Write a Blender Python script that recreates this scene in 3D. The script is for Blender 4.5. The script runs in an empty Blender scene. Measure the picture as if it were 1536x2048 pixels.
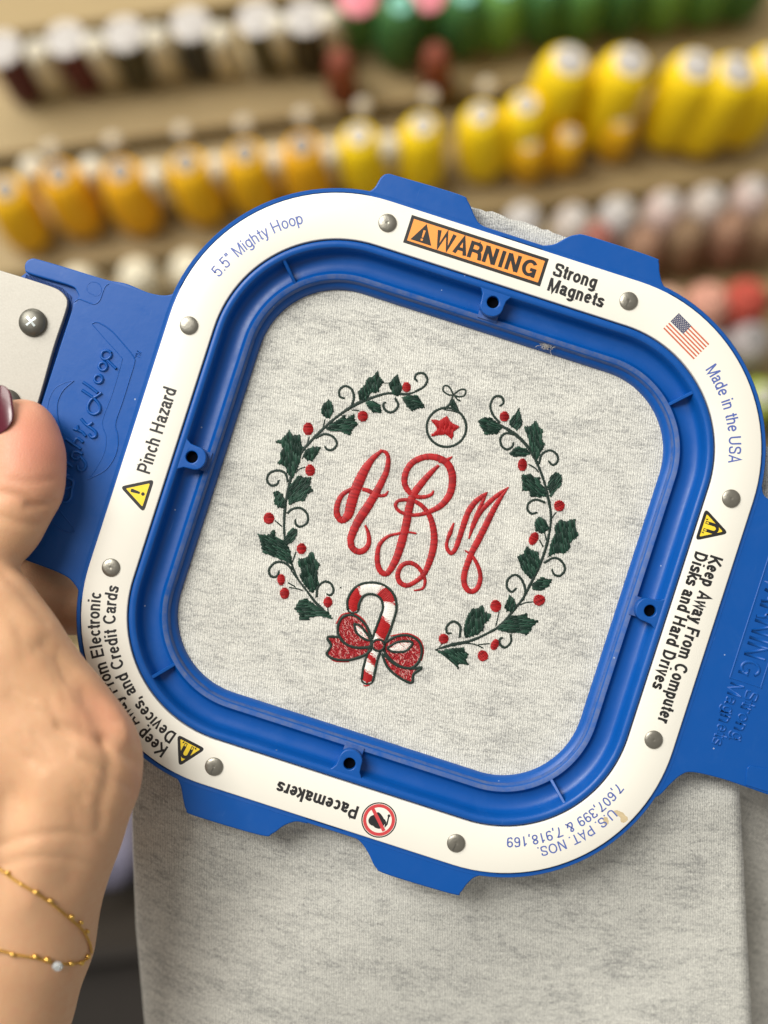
import bpy, bmesh, math, random
import numpy as np
from mathutils import Vector, Matrix
from mathutils.bvhtree import BVHTree
random.seed(7); rng = np.random.default_rng(7)
sc = bpy.context.scene
COL = sc.collection
MM = 0.001
S = 5.9            # photo pixels per mm on the plane of the hoop
D = 450.0          # mm from lens to hoop
FPX = D * S        # focal length in photo pixels
CX, CY = 768.0, 1024.0

# ------------------------------------------------------------------ camera, light, exposure
ROLL = math.radians(7.5)
Rv = Vector((math.cos(ROLL), 0, -math.sin(ROLL)))
Uv = Vector((math.sin(ROLL), 0, math.cos(ROLL)))
Bv = Vector((0, -1, 0))                      # towards the viewer
cam = bpy.data.cameras.new("camera")
cam.sensor_fit = 'VERTICAL'; cam.sensor_height = 36.0; cam.sensor_width = 27.0
cam.lens = 36.0 * FPX / 2048.0
cam.clip_start = 0.02; cam.clip_end = 50
cam.dof.use_dof = True; cam.dof.focus_distance = (D + 4) * MM; cam.dof.aperture_fstop = 3.9
camo = bpy.data.objects.new("camera", cam); COL.objects.link(camo)
camo.matrix_world = Matrix(((Rv.x, Uv.x, Bv.x, 0), (Rv.y, Uv.y, Bv.y, -D * MM), (Rv.z, Uv.z, Bv.z, 0), (0, 0, 0, 1)))
sc.camera = camo
world = bpy.data.worlds.new("World"); sc.world = world; world.use_nodes = True
bg = world.node_tree.nodes["Background"]
bg.inputs[0].default_value = (1.0, 0.95, 0.87, 1); bg.inputs[1].default_value = 0.34
def area(name, loc, target, sx, sy, power, col):
    l = bpy.data.lights.new(name, 'AREA'); l.shape = 'RECTANGLE'; l.size = sx; l.size_y = sy
    l.energy = power; l.color = col
    o = bpy.data.objects.new(name, l); COL.objects.link(o); o.location = loc
    o.rotation_euler = (Vector(target) - Vector(loc)).to_track_quat('-Z', 'Y').to_euler()
    return o
area("ceiling_lamp", (-1.05, -1.05, 1.55), (0, 0.05, 0), 1.5, 0.9, 36, (1.0, 0.965, 0.90))
area("ceiling_lamp", (-1.15, -2.3, 1.25), (0, 0, 0), 1.6, 0.7, 78, (1.0, 0.97, 0.915))
area("ceiling_lamp", (0.45, 0.25, 2.0), (0.1, 0.9, 0.2), 1.8, 0.5, 17, (1.0, 0.94, 0.84))
sc.view_settings.view_transform = 'Standard'; sc.view_settings.look = 'None'
sc.view_settings.exposure = 0.10; sc.view_settings.gamma = 1.0; sc.view_settings.use_curve_mapping = False

# ------------------------------------------------------------------ frames and pixel measurements
def img_mm(x, y, z=0.0):
    """pixel measured in the photo + depth z (mm, + towards lens) -> mm in the lens-parallel frame, origin on the axis at the hoop plane"""
    k = (D - z) / FPX
    return Vector(((x - CX) * k, (CY - y) * k, z))
HC = img_mm(842.6, 1066.0)                    # hoop centre
CA, SA = math.cos(math.radians(17.85)), math.sin(math.radians(17.85))
F_IMG = Matrix(((Rv.x, Uv.x, Bv.x, 0), (Rv.y, Uv.y, Bv.y, 0), (Rv.z, Uv.z, Bv.z, 0), (0, 0, 0, 1)))
F_HOOP = F_IMG @ Matrix.Translation(HC * MM) @ Matrix.Rotation(-math.radians(17.85), 4, 'Z')
F_CLOTH = F_IMG @ Matrix.Translation(HC * MM)
def hp(x, y, z=0.0):
    """pixel -> hoop-frame coordinates in 'hoop pixels' (u right, v DOWN)"""
    p = img_mm(x, y, z) - HC
    px, py = p.x * S, -p.y * S
    return (px * CA + py * SA, -px * SA + py * CA)
def hm(u, v, z=0.0):
    return Vector((u / S * MM, -v / S * MM, z * MM))

# ------------------------------------------------------------------ mesh helpers
class MB:
    def __init__(s): s.v = []; s.f = []; s.m = []; s.uv = []
    def vert(s, p, uv=(0, 0)): s.v.append(tuple(p)); s.uv.append(uv); return len(s.v) - 1
    def face(s, idx, m=0): s.f.append(tuple(idx)); s.m.append(m)
    def add(s, verts, faces, m=0, T=None):
        o = len(s.v)
        for p in verts:
            s.v.append(tuple(T @ Vector(p)) if T is not None else tuple(p)); s.uv.append((0, 0))
        for f in faces: s.f.append(tuple(i + o for i in f)); s.m.append(m)
    def build(s, name, mats, parent=None, smooth=True, frame=None, label=None):
        me = bpy.data.meshes.new(name); me.from_pydata(s.v, [], s.f)
        if not isinstance(mats, (list, tuple)): mats = [mats]
        for m in mats: me.materials.append(m)
        me.polygons.foreach_set("material_index", s.m)
        me.polygons.foreach_set("use_smooth", [smooth] * len(s.f))
        ul = me.uv_layers.new(name="UVMap")
        li = np.zeros(len(me.loops), dtype=np.int32); me.loops.foreach_get("vertex_index", li)
        ul.data.foreach_set("uv", np.array(s.uv, dtype=np.float32)[li].ravel())
        me.validate(); me.update()
        o = bpy.data.objects.new(name, me); COL.objects.link(o)
        if parent: o.parent = parent
        elif frame is not None: o.matrix_world = frame
        if label: o["label"] = label
        return o
def thing(name, label, cat, frame, group=None):
    o = bpy.data.objects.new(name, None); o.empty_display_size = 0.01; COL.objects.link(o)
    o.matrix_world = frame; o["label"] = label; o["category"] = cat
    if group: o["group"] = group
    return o
def autosmooth(o, deg=35):
    me = o.data; bm = bmesh.new(); bm.from_mesh(me)
    for e in bm.edges:
        if len(e.link_faces) == 2 and e.calc_face_angle(0) > math.radians(deg): e.smooth = False
    bm.to_mesh(me); bm.free(); return o
def catmull(P, step, closed=False, W=None):
    """resampled Catmull-Rom through P (2D); returns points (and widths)"""
    P = [Vector(p[:2]) for p in P]; n = len(P); out = []; wo = []
    segs = n if closed else n - 1
    for i in range(segs):
        if closed: a, b, c, d = P[i - 1], P[i], P[(i + 1) % n], P[(i + 2) % n]
        else:
            b, c = P[i], P[i + 1]; a = P[i - 1] if i > 0 else b * 2 - c; d = P[i + 2] if i + 2 < n else c * 2 - b
        k = max(2, int(math.ceil((c - b).length / step)))
        for j in range(k):
            t = j / k
            q = 0.5 * ((2 * b) + (c - a) * t + (2 * a - 5 * b + 4 * c - d) * t * t + (3 * b - a - 3 * c + d) * t ** 3)
            out.append(q)
            if W: wo.append(W[i] * (1 - t) + W[(i + 1) % n] * t)
    if not closed:
        out.append(P[-1])
        if W: wo.append(W[-1])
    return (out, wo) if W else out
def evenly(pts, step, W=None):
    L = [0]
    for a, b in zip(pts, pts[1:]): L.append(L[-1] + (b - a).length)
    n = max(2, int(L[-1] / step)); out = []; wo = []; j = 0
    for i in range(n + 1):
        s = L[-1] * i / n
        while j < len(L) - 2 and L[j + 1] < s: j += 1
        t = (s - L[j]) / max(1e-9, L[j + 1] - L[j]); t = min(1, max(0, t))
        out.append(pts[j].lerp(pts[j + 1], t))
        if W: wo.append(W[j] * (1 - t) + W[j + 1] * t)
    return (out, wo) if W else out
def tangents(pts, closed=False):
    n = len(pts); T = []
    for i in range(n):
        a = pts[i - 1] if (i > 0 or closed) else pts[i]
        b = pts[(i + 1) % n] if (i < n - 1 or closed) else pts[i]
        d = (b - a); T.append(d.normalized() if d.length > 1e-12 else Vector((1, 0)))
    return T
def curve_poly(loops, top, bottom, bevel=0.0, res=2):
    """flat outline (hoop px, u/v-down) -> solid between depths top/bottom (mm, negative = behind the face); returns verts, faces"""
    cu = bpy.data.curves.new("tmp", 'CURVE'); cu.dimensions = '2D'; cu.fill_mode = 'BOTH'
    th = (top - bottom) * MM
    cu.extrude = max(1e-6, th / 2 - bevel * MM); cu.bevel_depth = bevel * MM; cu.bevel_resolution = res; cu.offset = -bevel * MM
    for lp in loops:
        sp = cu.splines.new('POLY'); sp.points.add(len(lp) - 1); sp.use_cyclic_u = True
        for i, (u, v) in enumerate(lp):
            p = hm(u, v); sp.points[i].co = (p.x, p.y, 0, 1)
    o = bpy.data.objects.new("tmp", cu); COL.objects.link(o)
    dg = bpy.context.evaluated_depsgraph_get()
    me = bpy.data.meshes.new_from_object(o.evaluated_get(dg))
    zc = (top + bottom) / 2 * MM
    V = [(v.co.x, v.co.y, v.co.z + zc) for v in me.vertices]; Fc = [tuple(p.vertices) for p in me.polygons]
    bpy.data.objects.remove(o); bpy.data.curves.remove(cu); bpy.data.meshes.remove(me)
    return V, Fc
def weld(o, d=1e-6):
    bm = bmesh.new(); bm.from_mesh(o.data); bmesh.ops.remove_doubles(bm, verts=bm.verts, dist=d)
    bmesh.ops.recalc_face_normals(bm, faces=bm.faces); bm.to_mesh(o.data); bm.free(); return o
def rsq(H, R, n=28, m=10):
    """rounded square, clockwise in u / v-down"""
    pts = []; c = H - R
    for (sx, sy, a0) in ((1, -1, -90), (1, 1, 0), (-1, 1, 90), (-1, -1, 180)):
        for i in range(n + 1):
            a = math.radians(a0 + 90 * i / n); pts.append((sx * c + R * math.cos(a), sy * c + R * math.sin(a)))
        nx = {(1, -1): (1, 1), (1, 1): (-1, 1), (-1, 1): (-1, -1), (-1, -1): (1, -1)}[(sx, sy)]
        a = math.radians(a0 + 90); p = Vector(pts[-1]); q = Vector((nx[0] * c + R * math.cos(a), nx[1] * c + R * math.sin(a)))
        for i in range(1, m): pts.append(tuple(p.lerp(q, i / m)))
    return pts
RO, HO = 350.0, 613.0
def ringR(H): return max(60, RO - (HO - H))
def loft(mb, prof, matidx=None, wob=0.0):
    """closed profile [(H, depth)] swept round the hoop"""
    n = None; rows = []
    for (H, z) in prof:
        pts = rsq(H, ringR(H)); n = len(pts)
        rows.append([mb.vert(hm(u, v, -z)) for (u, v) in pts])
    k = len(prof)
    for i in range(k):
        a, b = rows[i], rows[(i + 1) % k]
        for j in range(n):
            mb.face((a[j], a[(j + 1) % n], b[(j + 1) % n], b[j]), matidx[i] if matidx else 0)
def lathe(mb, prof, n=28, T=None, m=0, cap=True):
    """profile [(r, z)] about local z"""
    T = T or Matrix.Identity(4); rows = []
    for (r, z) in prof:
        rows.append([mb.vert(T @ Vector((r * math.cos(2 * math.pi * i / n), r * math.sin(2 * math.pi * i / n), z))) for i in range(n)])
    for a, b in zip(rows, rows[1:]):
        for i in range(n): mb.face((a[i], a[(i + 1) % n], b[(i + 1) % n], b[i]), m)
    if cap: mb.face(rows[-1], m)

# ------------------------------------------------------------------ materials
def lin(r, g, b):
    f = lambda c: (c / 255 / 12.92) if c / 255 <= 0.04045 else ((c / 255 + 0.055) / 1.055) ** 2.4
    return (f(r), f(g), f(b), 1)
class NT:
    def __init__(s, name):
        s.mat = bpy.data.materials.new(name); s.mat.use_nodes = True; s.t = s.mat.node_tree; s.n = s.t.nodes
        s.b = s.n["Principled BSDF"]
    def node(s, typ, **kw):
        nd = s.n.new(typ)
        for k, v in kw.items():
            if k.startswith('_'): setattr(nd, k[1:], v)
            else: nd.inputs[k.replace('__', ' ')].default_value = v
        return nd
    def link(s, a, b): s.t.links.new(a, b)
    def coord(s, kind='Object', scale=(1, 1, 1), rot=(0, 0, 0)):
        tc = s.node('ShaderNodeTexCoord'); mp = s.node('ShaderNodeMapping'); mp.inputs['Scale'].default_value = scale; mp.inputs['Rotation'].default_value = rot
        s.link(tc.outputs[kind], mp.inputs[0]); return mp.outputs[0]
    def noise(s, vec, scale, detail=4, rough=.55, dist=0):
        nd = s.node('ShaderNodeTexNoise', Scale=scale, Detail=detail, Roughness=rough, Distortion=dist)
        if vec is not None: s.link(vec, nd.inputs['Vector'])
        return nd.outputs['Fac']
    def ramp(s, fac, stops):
        r = s.node('ShaderNodeValToRGB'); e = r.color_ramp.elements
        while len(e) < len(stops): e.new(0.5)
        for i, (p, c) in enumerate(stops): e[i].position = p; e[i].color = c if len(c) == 4 else (*c, 1)
        s.link(fac, r.inputs[0]); return r.outputs[0]
    def mix(s, fac, a, b, typ='MIX'):
        m = s.node('ShaderNodeMix', _data_type='RGBA', _blend_type=typ)
        for sock, v in ((m.inputs[0], fac), (m.inputs[6], a), (m.inputs[7], b)):
            if hasattr(v, 'links'): s.link(v, sock)
            else: sock.default_value = v
        return m.outputs[2]
    def math(s, op, a, b=0.0, clamp=False):
        m = s.node('ShaderNodeMath', _operation=op, _use_clamp=clamp)
        for sock, v in ((m.inputs[0], a), (m.inputs[1], b)):
            if hasattr(v, 'links'): s.link(v, sock)
            else: sock.default_value = v
        return m.outputs[0]
    def bump(s, h, strength, dist):
        b = s.node('ShaderNodeBump', Strength=strength, Distance=dist); s.link(h, b.inputs['Height']); s.link(b.outputs[0], s.b.inputs['Normal']); return b
    def set(s, **kw):
        for k, v in kw.items():
            i = s.b.inputs[k.replace('__', ' ')]
            if hasattr(v, 'links'): s.link(v, i)
            else: i.default_value = v
        return s.mat
def g(v): return (v, v, v, 1)
def blue_plastic(name, base, dust=0.0):
    t = NT(name); c = t.coord('Object')
    n1 = t.noise(c, 60, 5); n2 = t.noise(c, 900, 3)
    col = t.mix(t.math('MULTIPLY', n1, 0.5), base, (base[0] * 1.3 + .0006, base[1] * 1.12, base[2] * 1.05, 1))
    vo = t.node('ShaderNodeTexVoronoi', Scale=170); t.link(c, vo.inputs['Vector'])
    sep = t.node('ShaderNodeSeparateColor'); t.link(vo.outputs['Color'], sep.inputs[0])
    speck = t.math('MULTIPLY', t.math('LESS_THAN', vo.outputs['Distance'], 0.05), t.math('GREATER_THAN', sep.outputs[0], 0.80))
    col = t.mix(t.math('MULTIPLY', speck, 0.6), col, (.42, .5, .62, 1))
    wear = t.ramp(t.noise(c, 34, 6, .72, .8), [(.55, g(0)), (.78, g(1))])
    col = t.mix(t.math('MULTIPLY', wear, .14), col, (.07, .17, .42, 1))
    scr = t.ramp(t.noise(t.coord('Object', (1, .06, 1), (0, 0, .5)), 900, 3, .7), [(.69, g(0)), (.74, g(1))])
    col = t.mix(t.math('MULTIPLY', scr, .22), col, (.12, .22, .46, 1))
    if dust:
        nd = t.noise(c, 260, 5, .7)
        col = t.mix(t.math('MULTIPLY', t.ramp(nd, [(.3, g(0)), (.7, g(1))]), dust), col, (.16, .17, .20, 1))
    t.bump(t.math('ADD', t.noise(c, 220, 3), t.math('MULTIPLY', n2, .25)), .10, .0004)
    r = t.ramp(t.noise(c, 130, 6, .7), [(.3, g(.30)), (.75, g(.48))])
    return t.set(Base__Color=col, Roughness=r if not dust else .6, Specular__IOR__Level=.34)
M = {}
BL = (0.0006, 0.066, 0.30, 1)
M['blue'] = blue_plastic('blue_plastic', BL)
M['dusty'] = blue_plastic('dusty_blue_plastic', BL, .5)
t = NT('white_acrylic'); c = t.coord('Object')
st = t.ramp(t.noise(c, 420, 6, .8), [(.66, g(0)), (.76, g(1))])
col = t.mix(t.math('MULTIPLY', t.noise(c, 35, 4), .6), (.76, .74, .665, 1), (.72, .69, .605, 1))
col = t.mix(t.math('MULTIPLY', st, .35), col, (.50, .45, .36, 1))
fs = t.ramp(t.noise(t.coord('Object', (1, .05, 1), (0, 0, .9)), 1100, 3, .7), [(.70, g(0)), (.75, g(1))])
col = t.mix(t.math('MULTIPLY', fs, .18), col, (.48, .45, .40, 1))
t.bump(t.noise(c, 500, 3), .04, .0002)
M['white'] = t.set(Base__Color=col, Roughness=.34)
def flat(name, colr, rough=.5, metal=0.0, var=.25, sc_=900, bump=0.0, **kw):
    t = NT(name); c = t.coord('Object')
    n = t.noise(c, sc_, 4, .65)
    col = t.mix(n, tuple(x * (1 - var) for x in colr[:3]) + (1,), tuple(min(1, x * (1 + var)) for x in colr[:3]) + (1,))
    if bump: t.bump(t.noise(c, sc_, 3), bump, .0003)
    return t.set(Base__Color=col, Roughness=rough, Metallic=metal, **kw)
M['ink'] = flat('black_ink', (.012, .012, .013), .45)
M['blue_ink'] = flat('blue_ink', (.075, .12, .37), .45)
M['orange'] = flat('orange_print', (.83, .30, .055), .42, var=.18, sc_=2200)
M['yellow_print'] = flat('yellow_print', (.82, .60, .035), .42, var=.12)
M['red_print'] = flat('red_print', (.52, .045, .05), .42)
M['flag_red'] = flat('flag_red_print', (.50, .13, .07), .45)
M['flag_blue'] = flat('flag_blue_print', (.07, .075, .13), .45)
M['white_print'] = flat('white_print', (.80, .76, .68), .42, var=.05)
M['residue'] = flat('glue_residue', (.52, .42, .25), .7, var=.35, sc_=700)
M['lint'] = flat('grey_lint', (.30, .29, .28), .95, var=.4, sc_=3000)
M['hole'] = flat('dark_hole', (.0015, .002, .004), .9, Specular__IOR__Level=.05)  # near-black colour that paints the shade inside holes
t = NT('rivet_metal'); c = t.coord('Object')
t.bump(t.noise(c, 900, 4), .25, .0003)
M['rivet'] = t.set(Base__Color=t.mix(t.noise(c, 350, 5), (.21, .20, .17, 1), (.33, .315, .27, 1)), Roughness=.38, Metallic=.85)
M['screw'] = flat('screw_steel', (.15, .145, .125), .46, .8, var=.25, sc_=600, bump=.15)
M['screw_bright'] = flat('screw_recess', (.62, .68, .68), .28, 1.0, var=.2, sc_=900)
t = NT('brushed_aluminium'); c = t.coord('Object'); c2 = t.coord('Object', (40, 900, 100))
n = t.noise(c, 1500, 4, .7); n2 = t.noise(c, 90, 5)
t.bump(n, .12, .0003)
M['alu'] = t.set(Base__Color=t.mix(n, t.mix(n2, (.30, .285, .245, 1), (.38, .36, .315, 1)), (.46, .44, .395, 1)), Roughness=.55, Metallic=.4)

def fabric(name, light, dark, streak, bright=1.0):
    t = NT(name); uv = t.coord('UV')                    # uv in mm
    m1 = t.coord('UV', (.17, .62, 1)); m2 = t.coord('UV', (.42, 1.7, 1)); m3 = t.coord('UV', (1.9, 1.2, 1)); m4 = t.coord('UV', (.045, .11, 1))
    a = t.noise(m1, 1.0, 5, .62, .4); b = t.noise(m2, 1.0, 4, .6, .3); f = t.noise(m3, 1.15, 3, .75); big = t.noise(m4, 1, 2)
    gr = t.noise(t.coord('UV', (1.7, 1.0, 1)), 1.0, 3, .8, .6)
    pep = t.noise(t.coord('UV', (2.6, 2.0, 1)), 1.0, 2, .9)
    s = t.math('ADD', t.math('MULTIPLY', a, .30), t.math('MULTIPLY', b, .18))
    s = t.math('ADD', s, t.math('MULTIPLY', f, .24)); s = t.math('ADD', s, t.math('MULTIPLY', gr, .24)); s = t.math('ADD', s, t.math('MULTIPLY', big, .20))
    col = t.ramp(s, [(.49, dark), (.575, tuple((x * .30 + y * .70) for x, y in zip(dark, light))), (.66, light)])
    col = t.mix(1.0, col, t.ramp(pep, [(.34, g(.62)), (.50, g(1.0)), (.66, g(1.14))]), 'MULTIPLY')
    fl = t.noise(t.coord('UV', (.8, 2.2, 1)), 1.0, 4, .8)
    col = t.mix(t.math('MULTIPLY', t.ramp(fl, [(.58, g(0)), (.70, g(1))]), streak), col, (.10, .095, .085, 1))
    w = t.node('ShaderNodeTexWave', _wave_type='BANDS', _bands_direction='X', Scale=.40, Distortion=3.2, Detail=2, Detail__Scale=1.6); t.link(t.coord('UV', (1, .35, 1)), w.inputs['Vector'])
    k2 = t.ramp(t.math('ADD', t.math('MULTIPLY', w.outputs['Fac'], .30), t.math('MULTIPLY', gr, 1.0)), [(.40, g(.72)), (.78, g(1.08))])
    col = t.mix(1.0, col, k2, 'MULTIPLY')
    h = t.math('ADD', t.math('MULTIPLY', w.outputs['Fac'], .5), t.math('ADD', t.math('MULTIPLY', gr, 1.5), t.math('MULTIPLY', t.noise(m3, 1.6, 4, .8), .8)))
    t.bump(h, .6, .00025)
    return t.set(Base__Color=col, Roughness=.95, Sheen__Weight=.25, Sheen__Roughness=.5, Specular__IOR__Level=.15)
M['jersey'] = fabric('heather_grey_jersey', (.69, .685, .625, 1), (.36, .36, .34, 1), .42)
M['jersey_in'] = fabric('heather_grey_fleece', (.68, .66, .60, 1), (.38, .37, .34, 1), .4)
def thread(name, a, b, rough=.42, sheen=.3, spec=.3):
    t = NT(name); c = t.coord('Object')
    n = t.noise(c, 1700, 3, .7); n2 = t.noise(c, 140, 3)
    col = t.mix(n, a, b); col = t.mix(t.math('MULTIPLY', n2, .35), col, tuple(x * .6 for x in a[:3]) + (1,))
    t.bump(t.noise(c, 3600, 2), .3, .0001)
    return t.set(Base__Color=col, Roughness=rough, Sheen__Weight=sheen, Sheen__Roughness=.4, Specular__IOR__Level=spec)
M['red_thread'] = thread('red_embroidery_thread', (.32, .008, .011, 1), (.47, .016, .017, 1), .5, .08)
M['red_shade'] = thread('red_thread_second_lot', (.22, .005, .008, 1), (.34, .010, .012, 1), .5, .05)  # darker tone of the same red, picked at random per stitch
M['green_thread'] = thread('dark_green_embroidery_thread', (.004, .017, .012, 1), (.013, .043, .029, 1), .5, .04)
M['green_two'] = thread('green_thread_second_lot', (.014, .048, .032, 1), (.028, .085, .055, 1), .42, .1)  # paler tone of the leaf green, mixed in at random
M['vine_thread'] = thread('vine_green_thread', (.006, .016, .012, 1), (.016, .036, .027, 1), .55, .04)
M['white_thread'] = thread('white_embroidery_thread', (.74, .73, .68, 1), (.86, .85, .80, 1))
M['crimson'] = thread('crimson_net_thread', (.24, .008, .014, 1), (.42, .018, .022, 1), .5, .05)
M['pink'] = thread('pale_pink_thread', (.62, .26, .24, 1), (.74, .42, .38, 1))

# ------------------------------------------------------------------ lettering (single-stroke grotesque drawn in code)
def E_(cx, cy, rx, ry, a0, a1, n=14):
    return [(cx + rx * math.cos(math.radians(a0 + (a1 - a0) * i / n)), cy + ry * math.sin(math.radians(a0 + (a1 - a0) * i / n))) for i in range(n + 1)]
def spl(*P): return [tuple(p) for p in catmull(P, .045)]
def glyph(ch, h):
    X = .73; st = lambda x, a=0, b=1: [(x, a), (x, b)]
    bowl = lambda cx, w: E_(cx, X / 2, w / 2 - h, X / 2 - h, 0, 360, 26)
    arch = lambda x0, x1: [(x0, .3)] + E_((x0 + x1) / 2, X - .24, (x1 - x0) / 2, .24 - h, 180, 0) + [(x1, 0)]
    if ch == ' ': return [], .34
    if ch == 'W': return [[(h * .9, 1), (.26, h * .3), (.485, 1 - h * .3), (.71, h * .3), (.97 - h * .9, 1)]], .98
    if ch == 'A': return [[(h * .9, 0), (.36, 1 - h * .3), (.72 - h * .9, 0)], [(.17, .31), (.55, .31)]], .73
    if ch == 'R':
        x = .66 - h; return [st(h), [(h, 1 - h), (.40, 1 - h)] + E_(.40, (1 - h + .46) / 2, x - .40, (1 - h - .46) / 2, 90, -90) + [(h, .46)], spl((.40, .46), (.55, .40), (.61, .22), (.64, 0))], .75
    if ch == 'N': return [st(h), st(.68 - h), [(h * 1.15, 1 - h * .2), (.68 - h * 1.15, h * .2)]], .80
    if ch == 'I': return [st(h + .03)], .14 + 2 * h
    if ch == 'G': return [E_(.385, .5, .385 - h, .5 - h, 38, 318, 30), [(.74 - h, 0), (.74 - h, .43 - 0)], [(.74, .43), (.42, .43)]], .83
    if ch == 'S': return [spl((.60 - h * .3, .68), (.55, .87), (.33, 1 - h), (.13 + h * .2, .88), (.07 + h * .6, .74), (.17, .60), (.35, .53), (.53, .44), (.63 - h, .28), (.54, .10 + h * .2), (.34, h), (.12, .10 + h * .2), (.03 + h * .5, .32))], .70
    if ch == 's': return [spl((.43 - h * .2, .52), (.37, X - h * 1.2), (.24, X - h), (.10, X - h * 1.6), (.06 + h * .5, .53), (.14, .43), (.28, .37), (.42, .28), (.46 - h, .18), (.38, h * 1.2), (.24, h), (.09, h * 1.4), (.02 + h * .4, .23))], .52
    if ch == 't': return [[(.16, .94), (.16, .2)] + spl((.16, .2), (.185, h * 1.1), (.30, h * .9)), [(0, X - h), (.31, X - h)]], .34
    if ch == 'r': return [st(h, 0, X), spl((h, .36), (h + .05, .56), (.20, X - h * 1.05), (.34, X - h))], .37
    if ch == 'o': return [bowl(.28, .56)], .60
    if ch == 'n': return [st(h, 0, X), arch(h, .50 - h)], .58
    if ch == 'h': return [st(h, 0, 1), arch(h, .50 - h)], .58
    if ch == 'm': return [st(h, 0, X), arch(h, .43 - h * .2), arch(.43 - h * .2, .84 - h)], .91
    if ch == 'u': return [st(.50 - h, 0, X), [(h, X)] + E_(.25, .24, .25 - h, .24 - h, 180, 360) + [(.50 - h, .4)]], .58
    if ch == 'g': return [bowl(.265, .53), [(.53 - h, X), (.53 - h, -.06)] + E_(.265, -.06, .265 - h, .22 - h, 0, -165)], .60
    if ch == 'p': return [bowl(.275, .53), st(h, -.27, X)], .59
    if ch == 'd': return [bowl(.265, .53), st(.53 - h, 0, 1)], .60
    if ch == 'M': return [st(h), st(.80 - h), [(h * 1.2, 1 - h * .4), (.40, h * .3), (.80 - h * 1.2, 1 - h * .4)]], .88
    if ch == 'a': return [spl((.07, .50), (.12, .64), (.25, X - h), (.38, X - h * 1.6), (.47 - h, .53), (.47 - h, .30), (.48 - h, .10), (.53, h * .7)), spl((.46 - h, .42), (.27, .40), (.11, .34), (.04 + h * .6, .20), (.10, h * 1.4), (.21, h), (.36, .12), (.46 - h, .26))], .57
    if ch == 'e': return [[(.03 + h, .38), (.53 - h, .38)], E_(.27, X / 2, .27 - h, X / 2 - h, 2, 322, 24)], .58
    if ch == 'c': return [E_(.26, X / 2, .26 - h, X / 2 - h, 40, 320, 22)], .53
    if ch == 'i': return [st(h + .02, 0, X), [(h + .02, .86), (h + .02, 1.0)]], .10 + 2 * h
    if ch == 'l': return [st(h + .02, 0, 1)], .10 + 2 * h
    if ch == 'k': return [st(h), [(.46, X), (h * 1.6, .27)], [(.20, .42), (.50, 0)]], .52
    if ch == 'v': return [[(h * .8, X), (.25, h * .4), (.50 - h * .8, X)]], .51
    if ch == 'w': return [[(h * .8, X), (.19, h * .4), (.37, X - h * .4), (.55, h * .4), (.74 - h * .8, X)]], .75
    if ch == 'y': return [[(h * .8, X), (.26, .06)], [(.51 - h * .8, X), (.26, .0)] + spl((.26, .0), (.20, -.17), (.12, -.27 + h), (.04, -.26 + h))], .52
    if ch == 'z': return [[(.03, X - h), (.46, X - h)], [(.42, X - h), (.06, h)], [(.02, h), (.48, h)]], .51
    if ch == 'K': return [st(h), [(.64, 1), (h * 1.6, .36)], [(.25, .55), (.69, 0)]], .72
    if ch == 'H': return [st(h), st(.68 - h), [(h, .52), (.68 - h, .52)]], .80
    if ch == 'F': return [st(h), [(h, 1 - h), (.58, 1 - h)], [(h, .50), (.52, .50)]], .64
    if ch == 'E': return [st(h), [(h, 1 - h), (.61, 1 - h)], [(h, .52), (.58, .52)], [(h, h), (.62, h)]], .70
    if ch == 'T': return [st(.33), [(0, 1 - h), (.66, 1 - h)]], .67
    if ch == 'D': return [st(h), [(h, 1 - h), (.32, 1 - h)] + E_(.32, .5, .36 - h, .5 - h, 90, -90, 18) + [(h, h)]], .77
    if ch == 'U': return [[(h, 1)] + E_(.34, .32, .34 - h, .32 - h, 180, 360) + [(.68 - h, 1)]], .79
    if ch == 'C': return [E_(.38, .5, .38 - h, .5 - h, 38, 322, 28)], .79
    if ch == 'O': return [E_(.40, .5, .40 - h, .5 - h, 0, 360, 32)], .87
    if ch == 'P': return [st(h), [(h, 1 - h), (.38, 1 - h)] + E_(.38, (1 - h + .42) / 2, .64 - h - .38, (1 - h - .42) / 2, 90, -90) + [(h, .42)]], .70
    if ch == '5': return [[(.50, 1 - h), (.14, 1 - h), (.09, .52)] + spl((.09, .52), (.26, .62), (.44, .54), (.54 - h, .33), (.43, .10), (.26, h), (.09, .12), (.04, .26))], .62
    if ch == '7': return [[(.02, 1 - h), (.51, 1 - h)] + spl((.51, 1 - h), (.32, .62), (.22, .30), (.18, 0))], .60
    if ch == '6': return [E_(.27, .31, .27 - h, .31 - h, 0, 360, 24), spl((.48, .80), (.40, .95), (.27, 1 - h), (.12, .88), (h, .58), (h, .31))], .62
    if ch == '9': return [E_(.27, .69, .27 - h, .31 - h, 0, 360, 24), spl((.06, .20), (.14, .05), (.27, h), (.42, .12), (.54 - h, .42), (.54 - h, .69))], .62
    if ch == '0': return [E_(.27, .5, .27 - h, .5 - h, 0, 360, 28)], .62
    if ch == '3': return [spl((.05, .75), (.12, .93), (.26, 1 - h), (.42, .92), (.47, .76), (.40, .60), (.24, .54)), spl((.24, .54), (.43, .47), (.54 - h, .28), (.45, .09), (.26, h), (.09, .11), (.03, .28))], .62
    if ch == '8': return [E_(.27, .75, .225 - h * .6, .25 - h, 0, 360, 20), E_(.27, .28, .27 - h, .28 - h, 0, 360, 22)], .62
    if ch == '1': return [st(.30), spl((.30, .92), (.22, .80), (.10, .76))], .62
    if ch == '&': return [spl((.66, 0), (.50, .18), (.24, .60), (.17, .80), (.27, 1 - h), (.41, .88), (.37, .70), (.16, .48), (.05 + h * .5, .26), (.14, .07), (.28, h), (.46, .13), (.60, .46))], .76
    if ch == ',': return [[(.11, h * 2), (.11, 0), (.07, -.17)]], .28
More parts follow.
